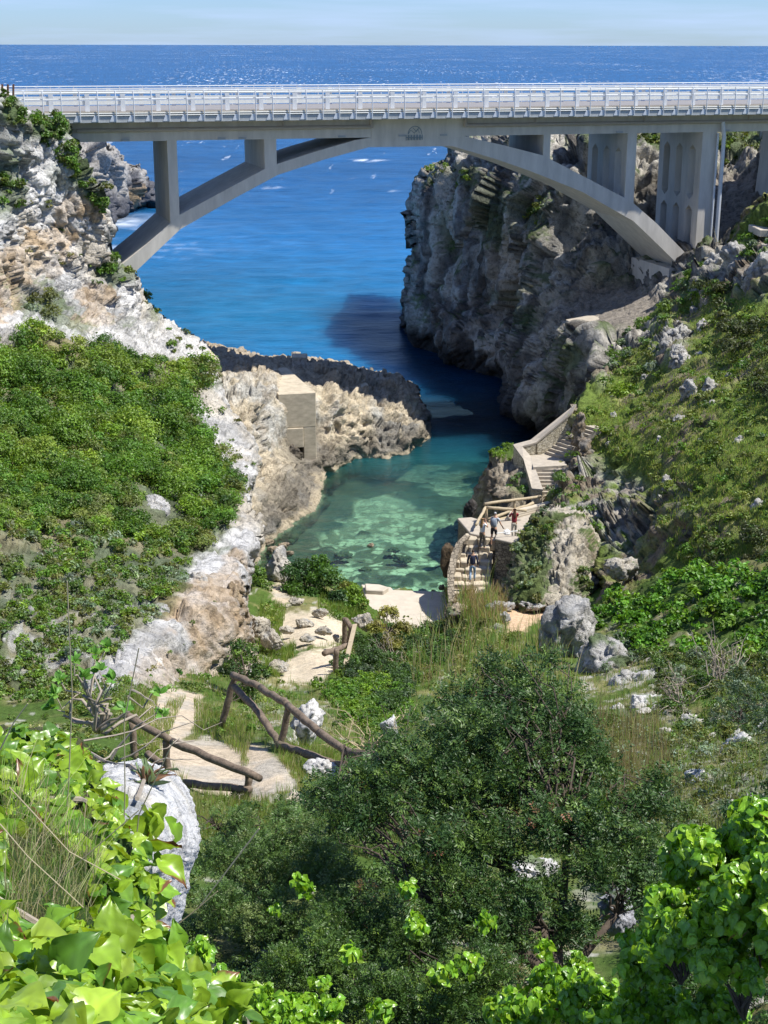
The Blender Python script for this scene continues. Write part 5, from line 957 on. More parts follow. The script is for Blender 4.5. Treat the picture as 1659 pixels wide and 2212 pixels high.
# ------------------------------------------------------------------ rocks, masonry, fences, people
def ico(sub):
    bm = bmesh.new(); bmesh.ops.create_icosphere(bm, subdivisions=sub, radius=1); v = np.array([q.co[:] for q in bm.verts]); f = np.array([[l.index for l in p.verts] for p in bm.faces]); bm.free(); return v, f
ICO5, ICO4 = ico(5), ico(4)
def boulder(name, u, v, ru, rv, D, label, seed, cat='rock', group=None, c1=(.62, .60, .56), c2=(.36, .36, .35), moss=.2, fine=False, ry=None, rough=1.25, cuts=13):
    rng = np.random.default_rng(seed); vs, fs = ICO5 if ru > 22 else ICO4; p = vs.copy()
    for k in range(cuts):
        d = udir(rng, 1, -.6)[0]; h = rng.uniform(.55, .85); t = p @ d; p = p - d * (np.clip(t - h, 0, None) * .9)[:, None]
    R = np.array([ru * D / FPX, (ry or .5 * (ru + rv)) * D / FPX, rv * D / FPX / .93]); q = p * R; s = R.mean(); n = p / np.linalg.norm(p, axis=1, keepdims=True)
    f1, f2, cid = worley(q / (s * .5) + seed, 3); g1, g2, gc = worley(q / (s * .19) + seed, 5)
    q = q + n * (s * rough * (.16 * fbm(q / (s * .9) + seed, 3, 1) + .13 * (np.minimum(f2 - f1, .4) - .2) + .15 * facet(q / (s * .5) + seed, 3) + .05 * facet(q / (s * .2) + seed, 9) + .05 * (np.minimum(g2 - g1, .5) - .2) + .05 * fbm(q / (s * .12) + seed, 3, 7)))[:, None]
    w = q + P(u, v, D); a = fbm(w / s * 1.5, 4, 8); b = fbm(w / s * 7, 3, 9); c = mixc(np.broadcast_to(np.array(c1), w.shape), c2, sstep(a + .4 * b, .0, .4) * .8); c = mixc(c, MOSS * 1.3, sstep(n[:, 2] * .5 + a + .2 * b, .55 - moss, .8 - moss) * (.8 if moss > 0 else 0))
    return tag(npmesh(name, w, fs, M_rockn if D < 40 else M_rock, None, c, True), label, cat, group)
boulder('boulder', 1230, 1368, 70, 98, 49, 'large pale grey boulder with a pointed top beside the orange path', 1, 'boulder', moss=-.3, cuts=12)
boulder('boulder', 1312, 1438, 74, 72, 45, 'rugged white rock right of the pointed boulder, with plants on it', 2, 'boulder')
boulder('rock', 1385, 1485, 72, 54, 41, 'broken pale rock below the grey bush, right of the gully', 3)
boulder('rock', 1400, 1520, 50, 22, 36, 'flat rock ledge with a dark hollow under it', 4)
boulder('rock', 1352, 1222, 48, 30, 60, 'low pale rock block between the knoll and the green bank', 5, c1=(.60, .55, .46))
boulder('rock', 1600, 1620, 60, 44, 27, 'white rubble rock at the right edge of the picture', 6); boulder('rock', 1510, 1690, 40, 30, 24, 'pale rock half buried in the right bank above the ivy', 7); boulder('rock', 1660, 1590, 40, 40, 28, 'white rock just inside the right edge, above the rubble', 8)
boulder('rock', 1420, 1710, 30, 24, 22, 'small pale rock among dry reeds left of the ivy mound', 9); boulder('rock', 1150, 1880, 60, 36, 16, 'pale rock glimpsed through the branches of the mastic tree', 10); boulder('rock', 1330, 1960, 46, 60, 12.5, 'grey rock behind the trunk of the mastic tree', 11, c1=(.40, .40, .42))
boulder('boulder', 668, 1560, 42, 56, 26.5, 'white boulder behind the middle post of the wooden fence', 12, 'boulder', moss=-.1); boulder('boulder', 625, 1600, 30, 34, 26, 'rounded white rock left of the boulder behind the fence', 13, 'boulder'); boulder('rock', 700, 1660, 44, 26, 23, 'low pale rock under the lower fence rail', 14, moss=0)
boulder('standing_rock', 843, 1572, 21, 32, 27, 'small upright white rock standing in the scrub right of the fence', 15, moss=-.4, c1=(.7, .69, .66)); boulder('rock', 640, 1735, 46, 26, 20.5, 'flat sandy-coloured rock beside the bend of the path', 16, c1=(.60, .52, .40), moss=-.1)
DL = lambda u, v: float(S_left.depth(u, v)) + .3
boulder('boulder', 340, 1110, 36, 44, DL(340, 1110), 'pale boulder standing out of the green thicket on the left slope', 17, 'boulder', moss=-.4)
boulder('rock', 300, 1155, 26, 22, DL(300, 1155), 'white rock left below the boulder in the thicket', 18, moss=-.2); boulder('rock', 355, 1325, 24, 20, DL(355, 1325), 'white rock among shrubs at the lower left slope', 19); boulder('rock', 20, 1420, 30, 50, DL(20, 1420), 'pale rock at the left edge below the thicket', 20); boulder('rock', 70, 1210, 26, 22, DL(70, 1210), 'small pale rock in the undergrowth near the left edge', 21)
boulder('boulder', 600, 1222, 34, 44, 71, 'tall pale boulder beside the dark bush at the head of the cove', 22, 'boulder', moss=-.3, c1=(.62, .58, .50))
for i, (u, v, ru, rv, D, lb) in enumerate([(585, 1380, 34, 22, 51, 'grey-white slab leaning at the foot of the cliff beside the path'), (560, 1350, 24, 30, 53, 'upright white rock against the cliff foot'), (600, 1440, 30, 14, 47, 'pale rock by the grass edge of the concrete path'), (655, 1345, 28, 10, 57, 'flat pale stone in the stony path'), (620, 1360, 20, 9, 55, 'smaller flat stone left in the stony path'), (700, 1362, 24, 10, 54.5, 'flat stone in the stony path nearest the fence posts'), (665, 1378, 22, 8, 52.8, 'low stone where the concrete path begins'), (640, 1300, 20, 10, 63, 'pale rock under the dark bush'), (690, 1322, 22, 10, 59.5, 'long pale rock at the top of the stony path'), (790, 1345, 30, 20, 59, 'pale stone block behind the yellowish bush'), (727, 1378, 9, 10, 52, 'small white stone between the fence posts')]):
    boulder('rock', u, v, ru, rv, D, lb, 40 + i, c1=(.64, .58, .47), moss=-.3)
for i, (u, v, ru, rv, dd, lb) in enumerate([(1252, 925, 16, 42, -1.2, 'tall brown rock at the right side of the upper stairs'), (1262, 975, 18, 30, -1, 'brown rock beside the landing of the stairs'), (1245, 1015, 20, 34, -1.5, 'brown rock face right of the lower stair flight'), (1468, 728, 28, 30, -.5, 'large pitted white rock at the top of the hillside outcrop'), (1440, 752, 22, 34, -.8, 'grey-white rock left in the hillside outcrop'), (1466, 778, 24, 34, -1, 'tall white rock in the middle of the hillside outcrop'), (1488, 845, 20, 26, -1, 'rounded white rock at the foot of the hillside outcrop'), (1535, 838, 22, 18, -.8, 'low white rock right of the outcrop foot'), (1545, 600, 34, 54, 0, 'tall grey rock pillar below the bridge pier'), (1590, 590, 34, 64, 0, 'tallest rock pillar at the upper right, streaked grey and white'), (1640, 610, 36, 72, 0, 'broad grey cliff block at the right edge below the ledge'), (1508, 640, 24, 34, 0, 'grey rock left of the rock pillars under the bridge')]):
    p, n = S_right.at(u, v); boulder('rock', u, v, ru, rv, p[1] + dd, lb, 330 + i, 'rock', None, moss=-.05, c1=(.56, .54, .49) if i > 2 else (.36, .29, .21), c2=(.30, .29, .27), rough=1.7, ry=ru * 1.2)
for i, (u, v, ru, rv, lb) in enumerate([(425, 1262, 44, 34, 'white overhanging rock above the orange hollow at the cliff foot'), (455, 1345, 30, 26, 'orange-brown rock bulging from the cliff foot'), (505, 1300, 22, 44, 'tall cream rock at the corner of the white cliff'), (395, 1390, 30, 22, 'pale cracked rock on the lower cliff foot'), (300, 1390, 40, 26, 'white rock below the undergrowth on the left'), (330, 1440, 34, 20, 'low white rock above the caper bushes')]):
    p, n = S_left.at(u, v); boulder('rock', u, v, ru, rv, p[1] + .6, lb, 350 + i, 'rock', None, moss=-.4, c1=(.64, .60, .53) if i not in (1, 2) else (.56, .42, .26), c2=(.50, .40, .28), rough=1.5)
HL = ['white rock high on the hillside near the outcrop', 'second white rock high on the hillside', 'white rock below the outcrop on the hillside', 'small rock right of the outcrop foot', 'rock leaning by the dark bushes high on the slope', 'pale rock under the bridge end', 'pale rock left of the ledge visitor', 'rock directly below the ledge visitor', 'small rock at the rim where the arch lands', 'upright white rock in the middle of the green slope', 'white rock above the brown rock face', 'small white rock on the edge of the brown rock face', 'large round boulder with a deep shadow near the right edge', 'tiny rock right of the stairs top', 'white rock in the grass midway up the slope', 'low rock in the grass below the middle of the slope', 'small rock left of the large round boulder', 'flat rock in the grass under the outcrop', 'rock in the shade right of the lower stairs', 'rock low on the slope at the right edge', 'white rock above the large round boulder']
for i, (u, v, ru, rv) in enumerate([(1450, 742, 24, 34), (1475, 715, 24, 22), (1472, 790, 20, 30), (1490, 845, 18, 20), (1520, 710, 16, 26), (1560, 600, 26, 30), (1610, 575, 26, 34), (1640, 610, 26, 36), (1520, 590, 16, 16), (1428, 955, 16, 16), (1440, 1045, 14, 20), (1385, 1062, 12, 14), (1600, 965, 26, 30), (1320, 960, 12, 9), (1540, 880, 16, 14), (1500, 1060, 14, 12), (1560, 985, 14, 10), (1470, 905, 20, 13), (1230, 1020, 12, 18), (1640, 1100, 22, 20), (1590, 900, 20, 14)]):
    p, n = S_right.at(u, v); boulder('rock', u, v, ru, rv, p[1] + ru * p[1] / FPX * .5, HL[i], 60 + i, 'rock', 'white rocks on the right hillside', moss=.0, c1=(.60, .57, .52), rough=1.7)
for i, (u, v, ru, rv) in enumerate([(590, 1187, 17, 9), (611, 1180, 16, 9), (601, 1200, 14, 8), (625, 1195, 11, 7), (575, 1172, 16, 10), (800, 1178, 9, 5), (1003, 1278, 8, 7), (955, 1268, 9, 7)]):
    boulder('stone', u, v, ru, rv, float(Dz(u, v, .05)), ['long brown stone at the left water edge of the cove', 'brown stone touching the tall pale boulder by the water', 'lowest brown stone at the left water edge', 'small brown stone by the dark bush at the water edge', 'brown stone half hidden by the cliff at the water edge', 'lone small stone breaking the surface in the shallow cove', 'small stone between beach slab and masonry wall', 'small stone at the upper edge of the beach slab'][i], 90 + i, 'stone', 'stones at the water edge', c1=(.42, .34, .24), c2=(.24, .2, .15), moss=-.5)
for i, (u, v, ru, rv) in enumerate([(738, 1200, 22, 6), (870, 1207, 24, 6), (850, 1188, 18, 4), (790, 1230, 16, 4)]):
    boulder('submerged_rock', u, v, ru, rv * 1.1, float(Dz(u, v, -.55)), ['dark weedy rock under the shallow water, leftmost and nearest the bush', 'yellow-green weedy rock under the water left of the stone steps', 'dark rock under the water farthest from the beach', 'small dark rock under the water nearest the beach'][i], 110 + i, 'rock', 'rocks under the water', c1=(.16, .18, .09), c2=(.07, .09, .05), moss=-.5, rough=2.2)
boulder('boulder', 966, 1210, 20, 38, 71.8, 'dark brown rounded rock bulging under the stone steps wall', 130, 'boulder', c1=(.15, .11, .07), c2=(.07, .055, .04), moss=-.6, cuts=6, rough=.8)
boulder('boulder', 1018, 1098, 17, 20, 78.5, 'dark rock standing in the water left of the wooden fence', 131, 'boulder', c1=(.10, .09, .08), c2=(.05, .05, .05), moss=-.6); boulder('boulder', 985, 1330, 32, 30, 63.5, 'pale brown boulder at the corner of the beach slab', 132, 'boulder', c1=(.46, .38, .28), moss=.1)
boulder('rock', 1092, 1338, 14, 22, 59, 'small pointed white stone at the start of the orange path', 133, moss=-.5); boulder('rock', 1075, 1362, 12, 18, 57, 'white stone left of the pointed one by the orange path', 134, moss=-.5); boulder('rock', 1150, 1308, 40, 10, 61, 'long low white rock at the base of the knoll', 135, moss=-.1); boulder('rock', 1080, 1310, 36, 12, 61, 'low grey rock between the reeds and the knoll', 136, moss=0)

boulder('rock', 634, 985, 24, 26, 94.9, 'dark rough rock wedged under the big concrete block', 140, c1=(.20, .17, .13), c2=(.10, .09, .08), moss=-.5, rough=1.6)
rg = np.random.default_rng(150); k = 0
for u, v in rand_in(rg, [[(1270, 1440), (1420, 1400), (1500, 1500), (1659, 1560), (1659, 1720), (1500, 1760), (1400, 1850), (1300, 1700), (1320, 1560)]], 34):
    p, n = S_gully.at(u, v); r = rg.uniform(8, 24); boulder('rock', u, v, r, r * rg.uniform(.5, .85), p[1], 'pale rubble rock among the plants of the right bank', 151 + k, 'rock', 'rubble rocks of the right bank', c1=(.56, .53, .47), moss=.0, rough=1.4); k += 1
for u, v in rand_in(rg, [HS[0]], 46, HX):
    p, n = S_right.at(u, v); r = rg.uniform(5, 13); boulder('rock', u, v, r, r * rg.uniform(.6, 1.2), p[1] + .1, 'little white stone scattered in the grass of the right hillside', 201 + k, 'rock', 'white rocks on the right hillside', moss=.05, c1=(.60, .57, .52), rough=1.5); k += 1
def pz(u, v, z): return Pz(u, v, z)
def slab(m, tops, h):
    m.prism([np.asarray(p) - np.array([0, 0, h]) for p in tops], (0, 0, h))
# concrete pier stump on the promontory
zt = 5.8; f0, f1 = pz(601, 852, zt), pz(682, 848, zt); b0, b1 = pz(558, 797, zt), pz(619, 793, zt); blk = empty('concrete_block', (f0 + f1) / 2 * [1, 1, 0] + [0, 0, 1], 'big square concrete block with a long flat top on the promontory', 'concrete block')
m = MB(); slab(m, [f0, f1, b1, b0], 2.35); m.build('top_beam', M_conc_old, blk, bevel=.03)
dx = (f1 - f0); lg = f0 + dx * .66; m = MB(); slab(m, [lg - [0, -.01, 2.36], f1 - [0, -.01, 2.36], f1 + (b1 - f1) * .3 - [0, 0, 2.36], lg + (b1 - f1) * .3 - [0, 0, 2.36]], 3.2); m.build('leg', M_conc_old, blk, bevel=.03)
q = f0 + dx * .12 - np.array([0, .12, 2.37]); m = MB(); m.box(q, dx * .536, (0, 1.5, 0), (0, 0, -1.35)); m.build('lower_block', M_conc_old, blk, bevel=.03)
def cbox(name, u0, u1, vt, vb, D, dep, label, skew=0.0, mat=None, grp=None):
    a, b, c = P(u0, vt, D), P(u1, vt, D), P(u0, vb, D); m = MB(); m.box(c * [0, 1, 1] + [a[0], 0, 0], b - a * [1, 1, 1] - [0, 0, b[2] - a[2]], (skew * dep, dep, 0), (0, 0, a[2] - c[2])); return tag(m.build(name, mat or M_conc_old, bevel=.03), label, 'concrete block', grp)
cbox('concrete_block', 459, 475, 777, 825, 94, 4, 'narrow concrete block at the top of the white cliff rim', -.3)
cbox('concrete_block', 714, 760, 872, 897, 101.5, 2.0, 'broken concrete block in the shade above the sunlit rock', -.3); cbox('concrete_slab', 714, 800, 836, 848, 104.5, 1.5, 'long shaded concrete slab lying on the promontory', -.2); cbox('concrete_block', 744, 776, 942, 972, 99.6, 1.1, 'small square concrete cube on the rock shelf by the water', -.2); cbox('concrete_block', 629, 662, 772, 792, 108.6, 1.5, 'dark square block on the far rim of the promontory')
# beach slab
m = MB(); slab(m, [pz(u, v, .62) for u, v in [(780, 1262), (845, 1268), (850, 1274), (962, 1278), (975, 1335), (960, 1362), (860, 1365), (800, 1320)]], 1.2); tag(m.build('beach_slab', M_slab, bevel=.04), kind='structure')
m = MB(); slab(m, [pz(u, v, .86) for u, v in [(788, 1260), (820, 1262), (840, 1268), (828, 1276), (790, 1274)]], .6); tag(m.build('concrete_step', M_slab, bevel=.04), 'low pale concrete step at the water end of the beach slab', 'step')
# viewing platform and rough stone steps
plat = empty('stone_platform', pz(1060, 1165, 3.8) * [1, 1, 0], 'stone platform with masonry walls at the top of the rough steps by the water', 'platform')
pl = [(988, 1119), (1018, 1117), (1050, 1126), (1080, 1118), (1120, 1112), (1185, 1082), (1215, 1095), (1190, 1135), (1116, 1168), (1071, 1160), (1045, 1158), (1016, 1152)]
m = MB(); slab(m, [pz(u, v, 3.85) for u, v in pl], .16); m.build('paving', M_step, plat, bevel=.03)
m = MB(); slab(m, [pz(u, v, 3.85) * [1, 1, 0] + [0, 0, 3.68] for u, v in [(990, 1119.5), (1018, 1117.5), (1050, 1126.5), (1080, 1118.5), (1120, 1113), (1180, 1086), (1210, 1096), (1188, 1133), (1114, 1166), (1071, 1158.5), (1045, 1156), (1018, 1151)]], 5); m.build('wall', M_mas, plat)
a, b = pz(1070, 1163, 4.25), pz(1114, 1174, 4.25); m = MB(); m.prism([p * [1, 1, 0] for p in (a, b, b + [.45, .55, 0], b + [.2, 1.1, 0], a + [.1, .6, 0])], (0, 0, 4.13)); m.build('wall', M_mas, plat)
m = MB(); m.prism([p * [1, 1, 0] + [0, 0, 4.14] for p in (a + [-.03, -.03, 0], b + [.03, -.03, 0], b + [.5, .55, 0], b + [.2, 1.15, 0], a + [.1, .65, 0])], (0, 0, .12)); m.build('coping', M_step, plat, bevel=.03)
rows = [(1165, 1006, 1072, 3.72), (1181, 993, 1069, 3.44), (1197, 986, 1066, 3.16), (1213, 981, 1064, 2.9), (1229, 978, 1062, 2.64), (1245, 977, 1062, 2.4), (1262, 977, 1062, 2.14), (1280, 978, 1064, 1.9), (1300, 979, 1068, 1.62)]
steps = empty('stone_steps', pz(1020, 1290, 1.6) * [1, 1, 0], 'steep rough stone steps climbing from the beach to the platform', 'steps'); rng = np.random.default_rng(5)
for v, uL, uR, z in rows:
    m = MB(); x = uL
    while x < uR - 3:
        w = min(rng.uniform(13, 30), uR - x); dz = rng.uniform(-.05, .05); p = pz(x, v + rng.uniform(-2, 2), z + dz); q = pz(x + w - 1, v + rng.uniform(-2, 2), z + dz); m.box(p - [0, 0, .6], (q - p) * [1, 1, 0], (0, 1.0, 0), (0, 0, .6)); x += w
    m.build('step', M_conc_old, steps, bevel=.05)
le = [(1014, 1156, 3.95), (998, 1171, 3.75), (987, 1196, 3.35), (979, 1236, 2.75), (979, 1268, 2.25), (981, 1300, 1.75), (972, 1325, 1.2)]; m = MB(); m2 = MB()
for (u0, v0, z0), (u1, v1, z1) in zip(le, le[1:]):
    A0, A1 = pz(u0, v0, z0), pz(u1, v1, z1); o = np.array([-.24, -.05, 0]); vs = [A0, A1, A1 + o, A0 + o]; m.add([p * [1, 1, 0] + [0, 0, -1.2] for p in vs] + [p - [0, 0, .1] for p in vs], [(3, 2, 1, 0), (4, 5, 6, 7), (0, 1, 5, 4), (1, 2, 6, 5), (2, 3, 7, 6), (3, 0, 4, 7)]); e = np.array([.05, 0, 0]); vs = [A0 + e, A1 + e, A1 + o - e, A0 + o - e]; m2.add([p - [0, 0, .097] for p in vs] + vs, [(3, 2, 1, 0), (4, 5, 6, 7), (0, 1, 5, 4), (1, 2, 6, 5), (2, 3, 7, 6), (3, 0, 4, 7)])
m.build('side_wall', M_mas, steps); m2.build('wall_top', M_mas, steps)
# parapet stairs
st = empty('stairway', pz(1180, 1000, 5.3) * [1, 1, 0] + [0, 0, 3], 'concrete stairway turning up the hillside behind a stone parapet', 'stairs')
L0, L9 = pz(1159, 975, 5.32), pz(1236, 914, 6.95); nv = np.array([.60, -.80, 0]); rn = (L9 - L0) * [1, 1, 0] / 9
m = MB(); 
for i in range(10):
    p = L0 + rn * i; z = 5.32 + .17 * (i + 1); m = MB(); m.box(p * [1, 1, 0] + [0, 0, 4.0] - nv * .3, nv * 2.3, rn * (11.5 - i), (0, 0, z - 4.0)) if i == 9 else m.box(p * [1, 1, 0] + [0, 0, 4.0 + .001 * i] - nv * .3, nv * 2.3, rn * 1.02, (0, 0, z - 4.0)); m.build('step', M_step, st)
lp = [pz(u, v, 5.32) for u, v in [(1143, 978), (1160, 970), (1215, 990), (1225, 1005), (1152, 1009)]]; m = MB(); slab(m, lp, 2.5); m.build('landing', M_step, st)
for i in range(8):
    z = 5.32 - .165 * (i + 1); v = 1014 + i * 8.1; uL = 1152 + (v - 1009) * .45; a, b = pz(uL - 4, v, z), pz(1222, v, z); m = MB(); m.box(a * [1, 1, 0] + [0, 0, 3.0], (b - a) * [1, 0, 0], (0, .62, 0), (0, 0, z - 3.0)); m.build('step', M_step, st)
def parapet(outer, inner, name):
    m, c = MB(), MB()
    for i in range(len(outer) - 1):
        q = [outer[i], outer[i + 1], inner[i + 1], inner[i]]; vs = [pz(*t) for t in q]; ctr = sum(vs) / 4; m.add([p * [1, 1, 0] + [0, 0, 2.2] for p in [ctr + (p - ctr) * .93 for p in vs]] + [ctr + (p - ctr) * .93 - [0, 0, .1] for p in vs], [(0, 1, 2, 3), (7, 6, 5, 4), (4, 5, 1, 0), (5, 6, 2, 1), (6, 7, 3, 2), (7, 4, 0, 3)]); c.add([p - [0, 0, .1] for p in vs] + vs, [(0, 1, 2, 3), (7, 6, 5, 4), (4, 5, 1, 0), (5, 6, 2, 1), (6, 7, 3, 2), (7, 4, 0, 3)])
    m.build('parapet', M_masp, st); c.build('coping', M_step, st)
parapet([(1108, 960, 5.9), (1131, 992, 5.5), (1149, 1055, 4.7)], [(1128, 964, 5.9), (1147, 986, 5.5), (1173, 1057, 4.7)], 1)
parapet([(1108.5, 960, 5.897), (1146, 950, 6.1), (1244, 872, 7.75)], [(1128, 964, 5.897), (1159, 955, 6.1), (1237, 890, 7.75)], 1)
m = MB(); a, b = pz(1238, 893, 7.4), pz(1262, 880, 7.9); m.prism([a * [1, 1, 0] + [0, 0, 4.5], b * [1, 1, 0] + [.2, 0, 4.5], b * [1, 1, 0] + [.3, 2, 4.5], a * [1, 1, 0] + [0, 1.5, 4.5]], (0, 0, 3.1)); tag(m.build('stone_wall', M_mas), 'brown stone wall end where the stairway disappears', 'wall')
# timber sleepers on the platform
for i in range(3):
    a, b = pz(1092 + 4 * i, 1121 - 6 * i, 3.98 + .12 * i), pz(1200, 1091 - 4 * i, 3.98 + .12 * i); m = MB(); m.box(a - [0, 0, .12], (b - a) * [1, 1, 0], (.1, .5, 0), (0, 0, .12)); tag(m.build('step', M_slab, bevel=.02), ['lowest of three low pale steps behind the platform railing', 'middle of three low pale steps behind the platform railing', 'highest of three low pale steps behind the platform railing'][i], 'step', 'low steps on the platform')
# concrete ledge and wall under the bridge
m = MB(); slab(m, [pz(u, v, 9.1) for u, v in [(1222, 690), (1300, 738), (1330, 722), (1400, 690), (1300, 676)]], .9); tag(m.build('concrete_ledge', M_step, bevel=.03), 'flat concrete ledge in the shade under the bridge', 'ledge')
m = MB(); m.box(P(1640, 512, 94), (3, 0, 0), (0, 3, 0), (0, 0, .45)); m.box(P(1645, 545, 93), (3, .2, 0), (0, 1.0, 0), (0, 0, .5)); tag(m.build('stone_bench', M_slab, bevel=.03), 'pale stone ledge at the right edge with a visitor on it', 'ledge')

# wooden fences
def log(m, a, b, r, rng, seg=9):
    a, b = np.asarray(a), np.asarray(b); n = 7; mid = [a + (b - a) * k / n for k in range(n + 1)]; ln = np.linalg.norm(b - a)
    for k in range(1, n): mid[k] = mid[k] + rng.normal(size=3) * ln * .006
    m.tube(mid, [r * (1 - .1 * k / n) * rng.uniform(.93, 1.05) for k in range(n + 1)], seg, True, .10, rng)
def fence(label, posts, rails, r, mat, seed, name='wooden_fence'):
    rng = np.random.default_rng(seed); b = P(*posts[0][1], posts[0][2]); root = empty(name, b, label, 'fence')
    for (t, bt, D) in posts: m = MB(); log(m, P(*bt, D) - np.array([0, 0, .15]), P(*t, D), r * .95, rng); m.build('post', mat, root, True)
    for rl in rails:
        m = MB()
        for q, s in zip(rl, rl[1:]): log(m, P(*q), P(*s), r, rng)
        m.build('rail', mat, root, True)
    return root
fence('near weathered log fence behind the white boulder', [((358, 1600), (362, 1668), 22.4), ((537, 1676), (533, 1728), 21.2), ((285, 1560), (292, 1640), 23.2)], [[(268, 1543, 23), (372, 1602, 22.3), (562, 1682, 20.9)], [(398, 1692, 21.9), (541, 1706, 21.1)], [(318, 1628, 22.8), (372, 1668, 22.3)]], .072, M_wood, 11)
fence('weathered log fence with a sagging rail around the bend of the path', [((508, 1456), (478, 1555), 28), ((624, 1522), (598, 1637), 25), ((746, 1620), (742, 1725), 23)], [[(503, 1458, 28), (564, 1486, 26.6), (622, 1524, 25)], [(622, 1524, 25), (690, 1582, 23.8), (750, 1624, 22.9), (815, 1634, 22), (905, 1650, 21)], [(506, 1484, 27.8), (560, 1540, 26.3), (606, 1612, 25)], [(601, 1608, 24.9), (660, 1628, 24), (748, 1658, 22.9)]], .078, M_wood, 12)
fence('dark short posts with a leaning plank on the lower path', [((745, 1335), (743, 1392), 52), ((759, 1350), (752, 1392), 51), ((727, 1402), (724, 1460), 46)], [[(748, 1340, 51.9), (758, 1356, 51)], [(700, 1412, 47.5), (752, 1394, 49)]], .11, M_wood, 13)
m = MB(); a, b = P(762, 1352, 51), P(737, 1456, 45.4); m.box(a, b - a, (.16, .0, .02), (0, .05, .05)); tag(m.build('plank', M_woodp), 'pale plank leaning down beside the dark posts on the lower path', 'plank')
fence('pale wooden railing on the stone platform above the water', [((1050, 1092), (1052, 1128), 73.8), ((1111, 1082), (1111, 1118), 75), ((1166, 1074), (1165, 1106), 76)], [[(1047, 1089, 73.7), (1168, 1072.5, 76)], [(1052, 1096, 73.6), (1137, 1103, 74)], [(1054, 1122, 73.9), (1152, 1086, 75.6)], [(1049, 1096, 73.7), (1028, 1134, 72)], [(1056, 1127, 73.6), (1110, 1116, 74.9), (1166, 1106, 76)]], .085, M_woodp, 14)
m = MB(); [m.tube([P(u, v0, 84), P(u, 182, 84)], .06, 6) for u, v0 in ((17, 245),)]; tag(m.build('iron_post', M_rust), 'rusty iron post on the cliff top at the left end of the bridge, left one', 'post')
for u, v0, lb in ((28, 252, 'rusty iron post on the cliff top, next to the bridge railing'), (4, 225, 'rusty iron post at the very left edge of the cliff top')):
    m = MB(); m.tube([P(u, v0, 84), P(u + 1, 182, 84)], .06, 6); tag(m.build('iron_post', M_rust), lb, 'post')
# ------------------------------------------------------------------ people
def flatmat(name, c, rough=.85): return mat_surface(name, c, rough, 12, .85, 1.1, .2, .01, 30)
def skin(name, chains, mat, root, M4, smooth=True, lev=1):
    """chains: lists of (point, radius) sharing joints by exact position; the first point is the skin root"""
    idx = {}; vs = []; rs = []; es = []
    for ch in chains:
        prev = None
        for (p, r) in ch:
            k = tuple(round(q, 4) for q in p)
            if k not in idx: idx[k] = len(vs); vs.append(Vector(p)); rs.append(r if hasattr(r, '__len__') else (r, r))
            if prev is not None and prev != idx[k]: es.append((prev, idx[k]))
            prev = idx[k]
    me = bpy.data.meshes.new(name + '_tmp'); me.from_pydata(vs, es, []); ob = bpy.data.objects.new(name + '_tmp', me); SC.collection.objects.link(ob)
    sm = ob.modifiers.new('s', 'SKIN'); sm.use_smooth_shade = True; sl = me.skin_vertices[0].data if me.skin_vertices else None
    if sl is None: bpy.context.view_layer.update(); sl = me.skin_vertices[0].data
    for i, r in enumerate(rs): sl[i].radius = r; sl[i].use_root = (i == 0)
    sb = ob.modifiers.new('b', 'SUBSURF'); sb.levels = lev; sb.render_levels = lev
    dg = bpy.context.evaluated_depsgraph_get(); e = ob.evaluated_get(dg); m2 = bpy.data.meshes.new_from_object(e); bpy.data.objects.remove(ob); bpy.data.meshes.remove(me)
    m2.transform(M4); m2.materials.clear(); m2.materials.append(mat); m2.polygons.foreach_set('use_smooth', np.full(len(m2.polygons), True)); m2.name = name
    o = link(name, m2, root); return o
